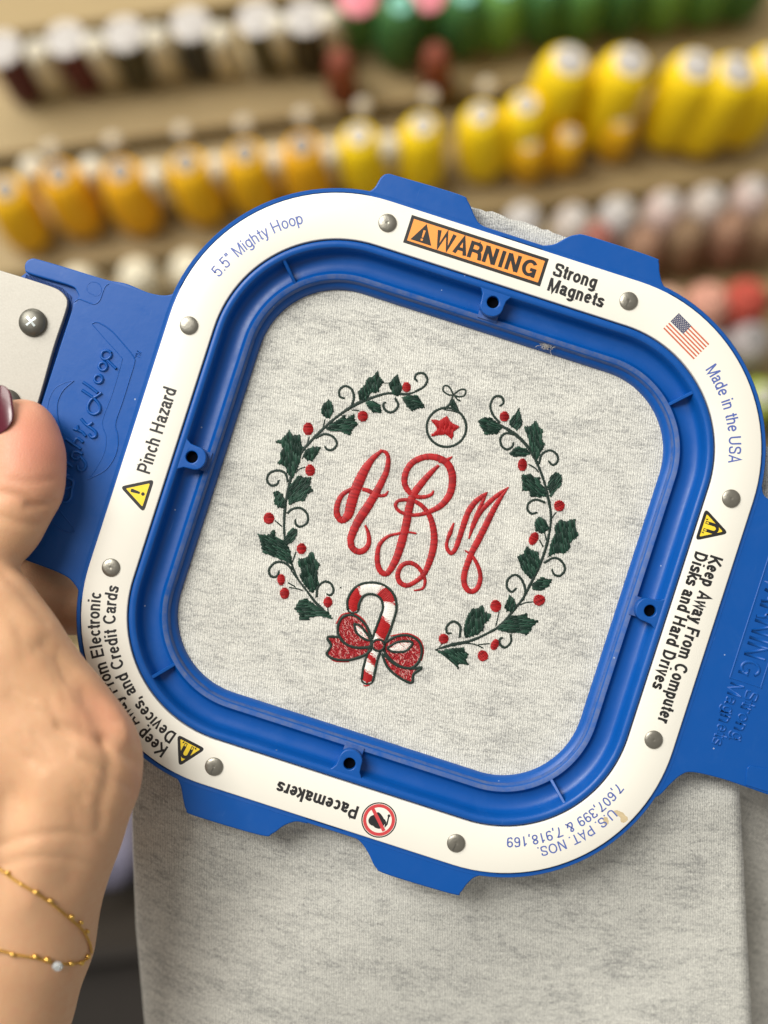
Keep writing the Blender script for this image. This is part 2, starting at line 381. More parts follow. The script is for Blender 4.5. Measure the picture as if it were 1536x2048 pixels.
    if ch == '.': return [[(.11, 0), (.11, h * 2.1)]], .28
    if ch == '"': return [[(.08, 1.02), (.06, .74)], [(.22, 1.02), (.20, .74)]], .32
    return [], .4
def ribbon2(pts, w):
    """left / right edges of a polyline of width w with mitred joins"""
    P = [Vector(p[:2]) for p in pts]; n = len(P)
    closed = (P[0] - P[-1]).length < 1e-6
    L = []; R = []
    for i in range(n):
        if closed: a = P[i - 1] if i > 0 else P[-2]; b = P[i + 1] if i < n - 1 else P[1]
        else: a = P[i - 1] if i > 0 else None; b = P[i + 1] if i < n - 1 else None
        d1 = (P[i] - a).normalized() if a is not None else None; d2 = (b - P[i]).normalized() if b is not None else None
        if d1 is None: d1 = d2
        if d2 is None: d2 = d1
        n1 = Vector((-d1.y, d1.x)); n2 = Vector((-d2.y, d2.x)); m = n1 + n2
        if m.length < 1e-6: m = n1
        m.normalize(); k = 1 / max(.42, m.dot(n1))
        L.append(P[i] + m * (w / 2 * k)); R.append(P[i] - m * (w / 2 * k))
    return L, R
def text_width(s, w, track=0.0): return sum(glyph(c, w / 2)[1] + track for c in s) - track
def text(mb, s, cap, weight, fn, z=.03, m=0, length=None, raise_=0.0, track=0.0):
    """fn(x, y) in hoop px along / above the baseline -> (u, v)"""
    h = weight / 2; W = text_width(s, weight, track) * cap; kx = (length / W) if length else 1.0
    x = 0.0; k = 0
    for ch in s:
        strokes, adv = glyph(ch, h)
        for stx in strokes:
            # resample long straight pieces so they can follow an arc
            L, R = ribbon2(stx, weight); zz = z + .003 * (k % 5); k += 1
            q = lambda p, f=0.5: fn((x + p.x * cap) * kx, p.y * cap)
            if raise_ == 0:
                a = [mb.vert(hm(*q(p), zz)) for p in L]; b = [mb.vert(hm(*q(p), zz)) for p in R]
                for i in range(len(a) - 1): mb.face((a[i], b[i], b[i + 1], a[i + 1]), m)
            else:
                rows = []
                for p, r_ in zip(L, R):
                    c1 = p.lerp(r_, .28); c2 = p.lerp(r_, .72)
                    rows.append([mb.vert(hm(*q(p), z - .05)), mb.vert(hm(*q(c1), z + raise_)), mb.vert(hm(*q(c2), z + raise_)), mb.vert(hm(*q(r_), z - .05))])
                for a, b in zip(rows, rows[1:]):
                    for j in range(3): mb.face((a[j], a[j + 1], b[j + 1], b[j]), m)
                mb.face(rows[0], m); mb.face(rows[-1][::-1], m)
        x += (adv + track) * cap
def on_top(u0, vb): return lambda x, y: (u0 + x, vb - y)
def on_right(ub, v0): return lambda x, y: (ub + y, v0 + x)
def on_bottom(u0, vb): return lambda x, y: (u0 - x, vb + y)
def on_left(ub, v0): return lambda x, y: (ub - y, v0 - x)
def on_arc(sx, sy, rb, a0):
    cx, cy = sx * (HO - RO), sy * (HO - RO)
    def f(x, y):
        a = a0 + x / rb; r = rb + y; return (cx + r * math.cos(a), cy + r * math.sin(a))
    return f
def arc_angle(sx, sy, px, py):
    u, v = hp(px, py); return math.atan2(v - sy * (HO - RO), u - sx * (HO - RO))
def poly_face(mb, pts, z, m=0):
    mb.face([mb.vert(hm(u, v, z)) for (u, v) in pts], m)
def stroke(mb, pts, w, z, m=0):
    L, R = ribbon2(pts, w); a = [mb.vert(hm(p.x, p.y, z)) for p in L]; b = [mb.vert(hm(p.x, p.y, z)) for p in R]
    for i in range(len(a) - 1): mb.face((a[i], b[i], b[i + 1], a[i + 1]), m)
def disc(cx, cy, r, n=28): return [(cx + r * math.cos(2 * math.pi * i / n), cy + r * math.sin(2 * math.pi * i / n)) for i in range(n)]

# ================================================================== THE HOOP
hoop = thing("embroidery_hoop", "blue plastic magnetic embroidery hoop with a white printed ring, clamped on grey jersey", "embroidery hoop", F_HOOP)
mb = MB()
prof = [(619, 2.6), (615.5, 2.5), (615.0, 1.5), (616.5, 1.0), (622, .9), (624, 1.4), (624.5, 2.2), (624, 9.5), (610, 10.4), (525, 10.4), (470, 11.2), (432, 11.6),
        (429, 11.0), (431, 9.2), (437, 8.0), (441, 7.7), (444, 5.6), (446.5, 5.1), (455.5, 4.9), (458, 5.3), (460, 6.3), (464, 6.9), (490, 6.6), (496, 5.8), (500, 4.0), (503.5, .8), (505.5, .35), (515.5, .25), (518, .6), (518.5, 2.6)]
mi = [0] * len(prof); mi[17] = 1; mi[15] = 1; mi[14] = 0
loft(mb, prof, mi)
body = weld(mb.build("hoop_ring", [M['blue'], M['dusty']], hoop)); autosmooth(body, 50)
mb = MB()
loft(mb, [(613.0, 2.4), (613.0, .35), (612.2, .08), (610.8, 0), (523.2, 0), (521.8, .08), (521, .35), (521, 2.4)])
ringo = weld(mb.build("label_ring", M['white'], hoop)); autosmooth(ringo, 60)

def px_loop(P, step=5, z=-1): return [hp(p.x, p.y, z) for p in catmull(P, step)]
def solid(name, loops, top, bottom, bevel, mat, parent=hoop, label=None):
    V, Fc = curve_poly(loops, top, bottom, bevel); mb = MB(); mb.add(V, Fc)
    o = autosmooth(weld(mb.build(name, mat, parent, label=label)), 40)
    wn = o.modifiers.new('normals', 'WEIGHTED_NORMAL'); wn.keep_sharp = True; wn.weight = 100; return o
# flanges, top and bottom
solid("grip_tab", [px_loop([(728, 387), (748, 376), (762, 354), (776, 347), (800, 353), (918, 388), (936, 402), (949, 430), (960, 447), (982, 458)]) + [(100, -585), (-210, -585)]], -1.0, -5.5, .5, M['blue'])
solid("grip_tab", [px_loop([(1078, 491), (1108, 488), (1133, 475), (1152, 469), (1180, 472), (1305, 513), (1318, 524), (1320, 545), (1328, 571), (1352, 598)]) + [(270, -585), (100, -585)]], -1.0, -5.5, .5, M['blue'])
solid("grip_tab", [px_loop([(332, 1535), (358, 1565), (366, 1600), (372, 1620), (388, 1632), (520, 1671), (545, 1668), (568, 1652), (592, 1644), (615, 1648)]) + [(-60, 585), (-300, 575)]], -1.0, -5.5, .5, M['blue'])
solid("grip_tab", [px_loop([(690, 1668), (718, 1682), (736, 1706), (751, 1735), (775, 1750), (905, 1789), (921, 1786), (936, 1767), (956, 1753), (1000, 1752)]) + [(290, 580), (0, 585)]], -1.0, -5.5, .5, M['blue'])
# side plates
lp = px_loop([(385, 545), (356, 579), (335, 590), (300, 586), (252, 567), (212, 559), (140, 537), (78, 519), (62, 517), (51, 525), (50, 539), (60, 548), (138, 571), (152, 581), (157, 594), (150, 604), (143, 622), (85, 800), (28, 985), (-30, 1080), (30, 1112), (118, 1146), (148, 1168), (163, 1205), (176, 1300)])
left_plate = solid("side_plate", [lp + [(-575, 330), (-575, -330)]], -1.0, -6.0, .45, M['blue'])
rp = px_loop([(1498, 860), (1520, 930), (1524, 968), (1540, 1000), (1640, 1040), (1700, 1060), (1680, 1300), (1680, 1636), (1540, 1591), (1500, 1577), (1440, 1557), (1385, 1545), (1362, 1551), (1340, 1570), (1318, 1592), (1292, 1600)])
right_plate = solid("side_plate", [rp + [(575, 330), (575, -330)]], -1.0, -6.0, .45, M['blue'])
# recessed deck under the bracket, with serrated strip
solid("bracket_seat", [[hp(*p, -4) for p in ((-110, 540), (40, 556), (58, 542), (185, 588), (165, 640), (60, 940), (10, 1080), (-110, 1060))]], -3.4, -6.4, .2, M['blue'])
mb = MB()
for i in range(34):
    x = 52 + 2.75 * i; y = 549 + 1.0 * i + (0 if i < 26 else (i - 26) * 1.5)
    a = hp(x, y, -3); b = hp(x - 5, y + 26, -3)
    L, R = ribbon2([a, b], 1.6); 
    rows = [[mb.vert(hm(L[k].x, L[k].y, -3.5)), mb.vert(hm(L[k].lerp(R[k], .5).x, L[k].lerp(R[k], .5).y, -3.0)), mb.vert(hm(R[k].x, R[k].y, -3.5))] for k in range(2)]
    for j in range(2): mb.face((rows[0][j], rows[0][j + 1], rows[1][j + 1], rows[1][j]))
mb.build("serrated_strip", M['blue'], hoop)
# raised line on the plate where the spring clip is moulded
mb = MB()
def emb(pts_px, w, rz, closed=False, zb=-1.0, step=4):
    P = catmull(pts_px, step, closed); P = [Vector(hp(p.x, p.y, -1)) for p in P]
    if closed: P.append(P[0])
    L, R = ribbon2(P, w); rows = []
    for p, r_ in zip(L, R):
        c1 = p.lerp(r_, .3); c2 = p.lerp(r_, .7)
        rows.append([mb.vert(hm(p.x, p.y, zb - .08)), mb.vert(hm(c1.x, c1.y, zb + rz)), mb.vert(hm(c2.x, c2.y, zb + rz)), mb.vert(hm(r_.x, r_.y, zb - .08))])
    for a, b in zip(rows, rows[1:]):
        for j in range(3): mb.face((a[j], a[j + 1], b[j + 1], b[j]))
emb([(150, 603), (158, 598), (172, 603), (188, 608), (199, 601), (206, 583), (211, 572), (218, 567)], 3.2, .22)
emb([(188, 590), (176, 584), (174, 572), (184, 564), (198, 568), (203, 580), (198, 590), (188, 592)], 2, .08)
mb.build("moulded_seam", M['blue'], hoop)
# script logo moulded in the left plate
mb = MB()
q = lambda L: [(x / 4.451, 660 + y / 4.451) for (x, y) in L]
emb([(184, 647), (196, 645), (222, 661), (250, 692), (268, 715), (268, 728), (261, 752), (246, 800), (231, 846), (235, 869), (235, 894), (227, 918), (209, 941), (175, 959)], 3.2, .26)
emb([(184, 648), (208, 676), (241, 713), (243, 724), (225, 786), (205, 842), (212, 873), (209, 903), (193, 936), (176, 959)], 2.2, .12)
emb([(148, 761), (126, 781), (115, 806), (116, 837), (126, 869)], 3.0, .26)
emb([(148, 761), (128, 766), (108, 779), (97, 804), (94, 830)], 2.2, .12)
emb([(102, 999), (126, 1030), (150, 1062), (128, 1061), (108, 1046), (96, 1028)], 2.6, .2)
lw, lz = 7.0, .85
for st_ in ([(990, 205), (960, 185), (915, 195), (905, 240), (940, 265), (985, 240), (992, 210)], [(950, 262), (1035, 345)]):
    emb(q(st_), lw, lz)
for (cx, cy) in ((918, 325), (878, 437)): emb(q([(cx + 36 * math.cos(a) , cy + 36 * math.sin(a)) for a in np.linspace(0, 2 * math.pi, 9)[:-1]]), lw, lz, True)
for st_ in ([(730, 535), (790, 575), (850, 620), (890, 675), (888, 725), (840, 752), (795, 730), (783, 680), (815, 620), (870, 585), (905, 560)], [(740, 465), (800, 505), (870, 560)],
            [(722, 790), (780, 850), (825, 822)], [(780, 850), (850, 905), (855, 945), (820, 958), (792, 925)], [(655, 880), (725, 905), (765, 945)], [(690, 850), (700, 900)],
            [(588, 972), (660, 1020), (720, 1060)], [(655, 1010), (690, 965), (740, 1000)], [(735, 1105), (690, 1085), (650, 1090), (640, 1130), (680, 1150), (715, 1125)],
            [(715, 1125), (765, 1190), (750, 1240), (705, 1250), (690, 1205)], [(590, 1175), (650, 1222)], [(560, 1160), (567, 1166)],
            [(520, 1245), (600, 1290), (560, 1300), (650, 1345), (640, 1420), (630, 1490), (590, 1530), (535, 1520), (518, 1465), (560, 1420), (650, 1395)]):
    emb(q(st_), lw, lz)
text(mb, "TM", 10, .2, lambda x, y: hp(277 - y * .9 + x * .35, 717 + y * -.3 - x * .95), z=-1.0, raise_=.2)
mb.build("moulded_script_logo", M['blue'], hoop)
# moulded warning on the right plate
mb = MB()
text(mb, "WARNING", 43, .16, on_right(690, -150), z=-1.0, length=226, raise_=.35)
text(mb, "Strong", 28, .16, on_right(716, 97), z=-1.0, length=108, raise_=.3)
text(mb, "Magnets", 28, .16, on_right(682, 93), z=-1.0, length=132, raise_=.3)
for a, b in (((678, -215), (678, 88)), ((743, -215), (743, 88)), ((676, 86), (745, 86))):
    L, R = ribbon2([a, b], 4); rows = [[mb.vert(hm(L[k].x, L[k].y, -1.05)), mb.vert(hm(L[k].lerp(R[k], .5).x, L[k].lerp(R[k], .5).y, -.7)), mb.vert(hm(R[k].x, R[k].y, -1.05))] for k in range(2)]
    for j in range(2): mb.face((rows[0][j], rows[0][j + 1], rows[1][j + 1], rows[1][j]))
mb.build("moulded_warning", M['blue'], hoop)
# clip seat on the right plate
solid("clip_seat", [[hp(*p, -.6) for p in ((1491, 1570), (1494, 1537), (1500, 1531), (1545, 1540), (1600, 1556), (1600, 1604))]], -.55, -3, .2, M['blue'])
# bosses with screw holes, webs and ribs
for (su, sv) in ((0, -1), (1, 0), (0, 1), (-1, 0)):
    T = lambda a, b: (a * (-sv) + b * su, a * su + b * sv) if True else None     # a along the side, b outwards
    out = [(-42, 508), (-31, 503), (-25, 494), (-23.5, 480)] + [(23.5 * math.cos(math.radians(x)), 476 + 21 * math.sin(math.radians(x))) for x in range(180, 361, 15)] + [(23.5, 480), (25, 494), (31, 503), (42, 508)]
    hole = disc(0, 484, 12.0)
    if sv == 0: off = 8 if su > 0 else 4
    else: off = -5
    lo = [T(a + off, b) for a, b in out]; hl = [T(a + off, b) for a, b in hole]
    solid("screw_boss", [lo, hl], -.45, -7.5, .35, M['blue'])
    web = [T(a + off, b) for a, b in ((-20, 470), (-20, 450), (20, 450), (20, 470))]
    solid("boss_web", [web], -4.4, -7.5, .2, M['dusty'])
    mb = MB(); poly_face(mb, [T(a + off, b) for a, b in disc(0, 484, 13.0)], -2.8); mb.build("screw_hole", M['hole'], hoop)  # near-black disc put in as the shade down the screw hole
for (x, y) in ((580, 545), (1375, 790), (330, 1340), (1125, 1600)):
    u, v = hp(x, y, -3); sx, sy = math.copysign(1, u), math.copysign(1, v); c0 = HO - RO
    a = math.atan2(v - sy * c0, u - sx * c0)
    P = lambda r, w: (sx * c0 + r * math.cos(a) - w * math.sin(a), sy * c0 + r * math.sin(a) + w * math.cos(a))
    r0, r1 = 458 - c0 - 3, 505 - c0
    mb = MB(); vs = []
    for (r, z) in ((r0, 5.0), (r1 - 12, 1.9), (r1, .9)):
        vs.append([mb.vert(hm(*P(r, -3.6), -7.5)), mb.vert(hm(*P(r, -3.4), -z - .25)), mb.vert(hm(*P(r, -2.2), -z)), mb.vert(hm(*P(r, 2.2), -z)), mb.vert(hm(*P(r, 3.4), -z - .25)), mb.vert(hm(*P(r, 3.6), -7.5))])
    for A, B in zip(vs, vs[1:]):
        for j in range(5): mb.face((A[j], A[j + 1], B[j + 1], B[j]))
    mb.face(vs[0]); mb.face(vs[-1][::-1])
    autosmooth(weld(mb.build("rib", M['blue'], hoop)))
# rivets
for i, (x, y) in enumerate(((775, 446), (1257, 602), (1462, 997), (1307, 1479), (912, 1686), (428, 1533), (222, 1135), (378, 651))):
    u, v = hp(x, y); mb = MB(); T = Matrix.Translation(hm(u, v, 0))
    r = 3.12 * MM
    pr = [(r * .97, -.1 * MM), (r, .15 * MM), (r * .985, .42 * MM), (r * .9, .60 * MM), (r * .6, .78 * MM), (r * .3, .86 * MM), (r * .12, .87 * MM), (r * .05, .80 * MM if i != 7 else .87 * MM)]
    lathe(mb, pr, 32, T)
    autosmooth(mb.build("rivet", M['rivet'], hoop), 70)
    if i in (1, 4, 5):       # scored line
        mb = MB(); a = math.radians(200 + 30 * i)
        d = Vector((math.sin(math.radians(8 if i != 1 else 0)), -1)); p0 = Vector((u, v)) + Vector((0, 1)) * (-2 if i == 1 else 1); p1 = p0 + Vector((-2.5, 15))
        stroke(mb, [p0, p1], 3.2, .88); mb.build("score_mark", M['screw'], hoop)
# ---- print on the white ring
INK = [M['ink'], M['blue_ink']]
def arc_text(s, cap, wt, sx, sy, rb, p0, p1, m, name="lettering", track=.03):
    a0 = arc_angle(sx, sy, *p0); a1 = arc_angle(sx, sy, *p1)
    while a1 < a0: a1 += 2 * math.pi
    mb = MB(); text(mb, s, cap, wt, on_arc(sx, sy, rb, a0), m=m, length=(a1 - a0) * rb, track=track); return mb.build(name, INK, ringo, smooth=False)
def st_text(s, cap, wt, fn, length, m=0, track=.02):
    mb = MB(); text(mb, s, cap, wt, fn, m=m, length=length, track=track); return mb.build("lettering", INK, ringo, smooth=False)
arc_text('5.5" Mighty Hoop', 24, .12, -1, -1, 295, (434, 551), (609, 450), 1)
arc_text('Made in the USA', 25, .135, 1, -1, 284, (1418, 735), (1469, 927), 1)
arc_text('U.S. PAT. NOS.', 20, .13, 1, 1, 304, (1237, 1633), (1073, 1700), 1)
arc_text('7,607,399 & 7,918,169', 20, .13, 1, 1, 278, (1245, 1575), (1012, 1688), 1)
arc_text('Keep Away From Electronic', 26, .17, -1, 1, 312, (333, 1500), (190, 1183), 0)
arc_text('Devices, and Credit Cards', 26, .17, -1, 1, 280, (350, 1472), (224, 1170), 0)
st_text('Pinch Hazard', 28, .165, on_left(-553, 55), 179)
st_text('Keep Away From Computer', 27, .195, on_right(564, -136), 350)
st_text('Disks and Hard Drives', 27, .195, on_right(533, -134), 287)
st_text('Pacemakers', 27, .195, on_bottom(50, 559), 170)
st_text('Strong', 27, .195, on_top(91, -571), 92)
st_text('Magnets', 27, .195, on_top(90, -539), 117)
# warning panel
mb = MB(); W2, H2 = 144, 29
def TP(a, b): return (-69 + a, -571 + b)
poly_face(mb, [TP(-W2, -H2), TP(W2, -H2), TP(W2, H2), TP(-W2, H2)], .02, 0)
b_ = 6.5; poly_face(mb, [TP(-W2 + b_, -H2 + b_), TP(W2 - b_, -H2 + b_), TP(W2 - b_, H2 - b_), TP(-W2 + b_, H2 - b_)], .035, 1)
tri = [(-110, -20.5), (-88, 18.5), (-132, 18.5)]
poly_face(mb, [TP(*p) for p in tri], .05, 0)
poly_face(mb, [TP(*p) for p in ((-112.3, -7), (-107.7, -7), (-108.6, 8), (-111.4, 8))], .065, 1); poly_face(mb, [TP(*p) for p in disc(-110, 12.4, 2.4, 12)], .065, 1)
text(mb, "WARNING", 34, .195, on_top(-69 - 85, -571 + 17), z=.05, m=0, length=216, track=.02)
mb.build("warning_panel", [M['ink'], M['orange']], ringo, smooth=False)
# triangle signs: local x along reading direction, y up (outwards)
def sign_frame(px, py, ang=None):
    u, v = hp(px, py)
    c0 = HO - RO
    if abs(u) > c0 and abs(v) > c0:
        o = Vector((u - math.copysign(c0, u), v - math.copysign(c0, v))).normalized()
    else: o = Vector((math.copysign(1, u), 0)) if abs(u) > abs(v) else Vector((0, math.copysign(1, v)))
    r = Vector((-o.y, o.x))        # clockwise reading direction (v is down)
    return lambda a, b: (u + r.x * a + o.x * b, v + r.y * a + o.y * b)
def rounded(tri, r, n=5):
    out = []
    for i in range(3):
        p, a, b = Vector(tri[i]), Vector(tri[i - 1]), Vector(tri[(i + 1) % 3])
        p1 = p + (a - p).normalized() * r; p2 = p + (b - p).normalized() * r
        for j in range(n + 1):
            t_ = j / n; out.append(tuple(p1 * (1 - t_) ** 2 + p * 2 * t_ * (1 - t_) + p2 * t_ * t_))
    return out
def tri_sign(px, py, kind, s=1.0):
    T = sign_frame(px, py); mb = MB()
    big = rounded([(0, 38 * s), (-36 * s, -25 * s), (36 * s, -25 * s)], 11); small = rounded([(0, 25 * s), (-25 * s, -18.5 * s), (25 * s, -18.5 * s)], 3)
    poly_face(mb, [T(*p) for p in big], .02, 0); poly_face(mb, [T(*p) for p in small], .035, 1)
    if kind == '!':
        poly_face(mb, [T(*p) for p in ((-3.6, 12), (-2.6, 14), (2.6, 14), (3.6, 12), (2.2, -5), (-2.2, -5))], .05, 0); poly_face(mb, [T(*p) for p in disc(0, -11.5, 3.7, 14)], .05, 0)
    else:
        U = [(-7.5, -8), (-7.5, 3)] + E_(0, 4, 7.5, 8, 180, 0, 12) + [(7.5, 3), (7.5, -8)]
        stroke(mb, [T(*p) for p in U], 6.4, .05, 0)
        for sx in (-1, 1):
            stroke(mb, [T(sx * 5.4, -8), T(sx * 5.4, -14), T(sx * 9.6, -14), T(sx * 9.6, -8)], 1.5, .053, 0)
            poly_face(mb, [T(*p) for p in ((sx * 11.5, -13), (sx * 15.5, -11), (sx * 14, -17.5))], .05, 0)
    mb.build("warning_triangle", [M['ink'], M['yellow_print']], ringo, smooth=False)
tri_sign(275, 984.5, '!', .98); tri_sign(1423, 1056, 'U', .95); tri_sign(373, 1503, 'U', .9)
# prohibition roundel
u0, v0 = hp(758, 1640); mb = MB()
def ann(r0, r1, z, m, n=40):
    a = [mb.vert(hm(*p, z)) for p in disc(u0, v0, r0, n)]; b = [mb.vert(hm(*p, z)) for p in disc(u0, v0, r1, n)]
    for i in range(n): mb.face((a[i], a[(i + 1) % n], b[(i + 1) % n], b[i]), m)
ann(33, 35.5, .02, 0)
ann(25.5, 32, .03, 1)
R_ = lambda x, y: hp(680 + x / 10.24, 1590 + y / 10.24)
heart = [(780, 350), (860, 420), (920, 540), (900, 620), (820, 690), (720, 670), (690, 640), (610, 600), (580, 520), (620, 440), (700, 400)]
poly_face(mb, [R_(p.x, p.y) for p in catmull(heart, 30, True)], .03, 0)
stroke(mb, [R_(*p) for p in ((880, 580), (915, 520), (935, 560), (925, 640), (960, 600), (1000, 430))], 3.0, .034, 0)
poly_face(mb, [R_(p[0], p[1]) for p in disc(1003, 425, 30, 12)], .036, 0)
stroke(mb, [R_(670, 275), R_(900, 735)], 6.8, .05, 1)
mb.build("no_pacemaker_sign", [M['ink'], M['red_print']], ringo, smooth=False)
# flag
fu, fv = hp(1372.5, 672.5); ax = (Vector(hp(1417, 689)) - Vector(hp(1357, 628))).normalized(); ay = Vector((-ax.y, ax.x))
TF = lambda a, b: (fu + ax.x * a + ay.x * b, fv + ax.y * a + ay.y * b)
mb = MB(); fw, fh = 43.5, 22.0
poly_face(mb, [TF(-fw, -fh), TF(fw, -fh), TF(fw, fh), TF(-fw, fh)], .018, 2)
for i in range(0, 13, 2):
    y0 = -fh + i * 2 * fh / 13; y1 = y0 + 2 * fh / 13; poly_face(mb, [TF(-fw, y0), TF(fw, y0), TF(fw, y1), TF(-fw, y1)], .03, 0)
poly_face(mb, [TF(-fw, -fh), TF(-fw * .18, -fh), TF(-fw * .18, -fh + 14 * fh / 13), TF(-fw, -fh + 14 * fh / 13)], .045, 1)
for r_ in range(9):
    for c_ in range(6 if r_ % 2 == 0 else 5):
        x = -fw + 3 + c_ * 6.0 + (0 if r_ % 2 == 0 else 3); y = -fh + 2.6 + r_ * 2.3
        poly_face(mb, [TF(p[0], p[1]) for p in disc(x, y, .75, 6)], .06, 2)
mb.build("flag_print", [M['flag_red'], M['flag_blue'], M['white_print']], ringo, smooth=False)
# residue patch near the patent numbers
mb = MB()
Z3 = lambda x, y: (800 + x / 2.56, 1500 + y / 2.56)
for P in ([(1090, 318), (1120, 310), (1165, 345), (1160, 365), (1135, 372), (1125, 345)], [(1040, 350), (1062, 345), (1068, 375), (1050, 385)]):
    poly_face(mb, [hp(*Z3(p.x + random.uniform(-2, 2), p.y + random.uniform(-2, 2))) for p in catmull(P, 6, True)], .015)
mb.build("glue_residue", M['residue'], ringo, smooth=False)
# lint on the inner wall
mb = MB(); lu, lv = hp(1092, 690, -8)
for i in range(130):
    a = random.uniform(0, 6.28); r = abs(random.gauss(0, 8)); p = Vector((lu + r * math.cos(a), lv + r * .8 * math.sin(a))); b = random.uniform(0, 6.28)
    L, R = ribbon2([p, p + Vector((math.cos(b), math.sin(b))) * random.uniform(4, 9)], .9); z = -7.4 + random.uniform(-.5, .9)
    mb.face([mb.vert(hm(L[0].x, L[0].y, z)), mb.vert(hm(R[0].x, R[0].y, z)), mb.vert(hm(R[1].x, R[1].y, z + .3)), mb.vert(hm(L[1].x, L[1].y, z + .3))])
mb.build("lint_tuft", M['lint'], hoop)
# metal bracket
bl = px_loop([(-120, 500), (-60, 521), (0, 541), (52, 557), (104, 574), (122, 583), (133, 595), (136, 606), (131, 628), (108, 697), (80, 796), (50, 893), (12, 1010)], 5, -1)
bracket = solid("metal_bracket", [bl + [hp(-120, 990)]], -.15, -3.2, .3, M['alu'])
def screw(px, py, r=4.7):
    u, v = hp(px, py); T = Matrix.Translation(hm(u, v, -.1)); mb = MB(); k = r * MM
    lathe(mb, [(k, -.1 * MM), (k, .9 * MM), (k * .93, 1.7 * MM), (k * .75, 2.35 * MM), (k * .5, 2.7 * MM), (k * .25, 2.82 * MM), (k * .05, 2.85 * MM)], 32, T)
    s = autosmooth(mb.build("bracket_screw", M['screw'], bracket), 60)
    return u, v
for (x, y) in ((66, 645), (14, 806)):
    u, v = screw(x, y)
    mb = MB()
    for kx in range(4):
        a = math.radians(45 + 90 * kx - 12); d = Vector((math.cos(a), math.sin(a))); n_ = Vector((-d.y, d.x)); c_ = Vector((u, v))
        pts = [c_ + n_ * 1.6, c_ + d * 12 + n_ * 2.4, c_ + d * 12 - n_ * 2.4, c_ - n_ * 1.6]
        zz = [2.83, 2.72, 2.72, 2.83]
        mb.face([mb.vert(hm(p.x, p.y, z_)) for p, z_ in zip(pts, zz)])
    mb.build("cross_recess", M['screw_bright'], bracket, smooth=False)

# ================================================================== THE GARMENT
cloth = thing("sweatshirt", "heather grey sweatshirt clamped in the hoop, embroidered with a red monogram and holly wreath", "sweatshirt", F_CLOTH)
def cw(x, y, z):     # pixel + depth -> garment frame (m)
    return (img_mm(x, y, z) - HC) * MM
ZC = -11.0           # cloth surface in the window
mb = MB()
outl = [(-290, -655), (-150, -664), (0, -666), (150, -664), (290, -655), (312, -585), (470, -478), (540, -430), (600, -395), (660, -375), (690, -320), (690, 270), (600, 315), (560, 420), (480, 490), (320, 580), (0, 600), (-300, 590), (-480, 480), (-575, 320), (-590, 0), (-575, -320), (-480, -480), (-312, -580)]
NR = 40
bd = [Vector(p) for p in evenly([Vector(p) for p in outl] + [Vector(outl[0])], 12)][:-1]
ctr = Vector((0, 0)); rows = []
def to_uv(u, v):     # fabric grain runs nearly with the picture
    x = u * CA - v * SA; y = u * SA + v * CA; a = math.radians(6)
    return ((x * math.cos(a) + y * math.sin(a)) / S, (-x * math.sin(a) + y * math.cos(a)) / S)
ci = mb.vert((F_IMG.inverted() @ F_HOOP @ hm(0, 0, ZC)) - HC * MM, to_uv(0, 0))
LOC = (F_CLOTH.inverted() @ F_HOOP)
for k in range(1, NR + 1):
    row = []
    for j, p in enumerate(bd):
        q_ = p * (k / NR); r_ = max(abs(q_.x), abs(q_.y)); z = ZC
        if q_.y < -600 and abs(q_.x) < 320: z += min(1, (-600 - q_.y) / 50) * 4.5
        if r_ > 440: z -= min(1.0, (r_ - 440) / 80) * 1.6
        z += .03 * math.sin(q_.x * .021 + q_.y * .013) * math.sin(q_.y * .017 - q_.x * .006)
        if k == NR and q_.y < -640: q_ = q_ + Vector((0, random.uniform(-2.5, 2.5)))
        row.append(mb.vert(LOC @ hm(q_.x, q_.y, z), to_uv(q_.x, q_.y)))
    rows.append(row)
n = len(bd)
ci = mb.vert(LOC @ hm(0, 0, ZC), to_uv(0, 0))
for j in range(n): mb.face((ci, rows[0][(j + 1) % n], rows[0][j]))
for a, b in zip(rows, rows[1:]):
    for j in range(n): mb.face((a[j], a[(j + 1) % n], b[(j + 1) % n], b[j]))
mb.build("hooped_panel", M['jersey'], cloth)
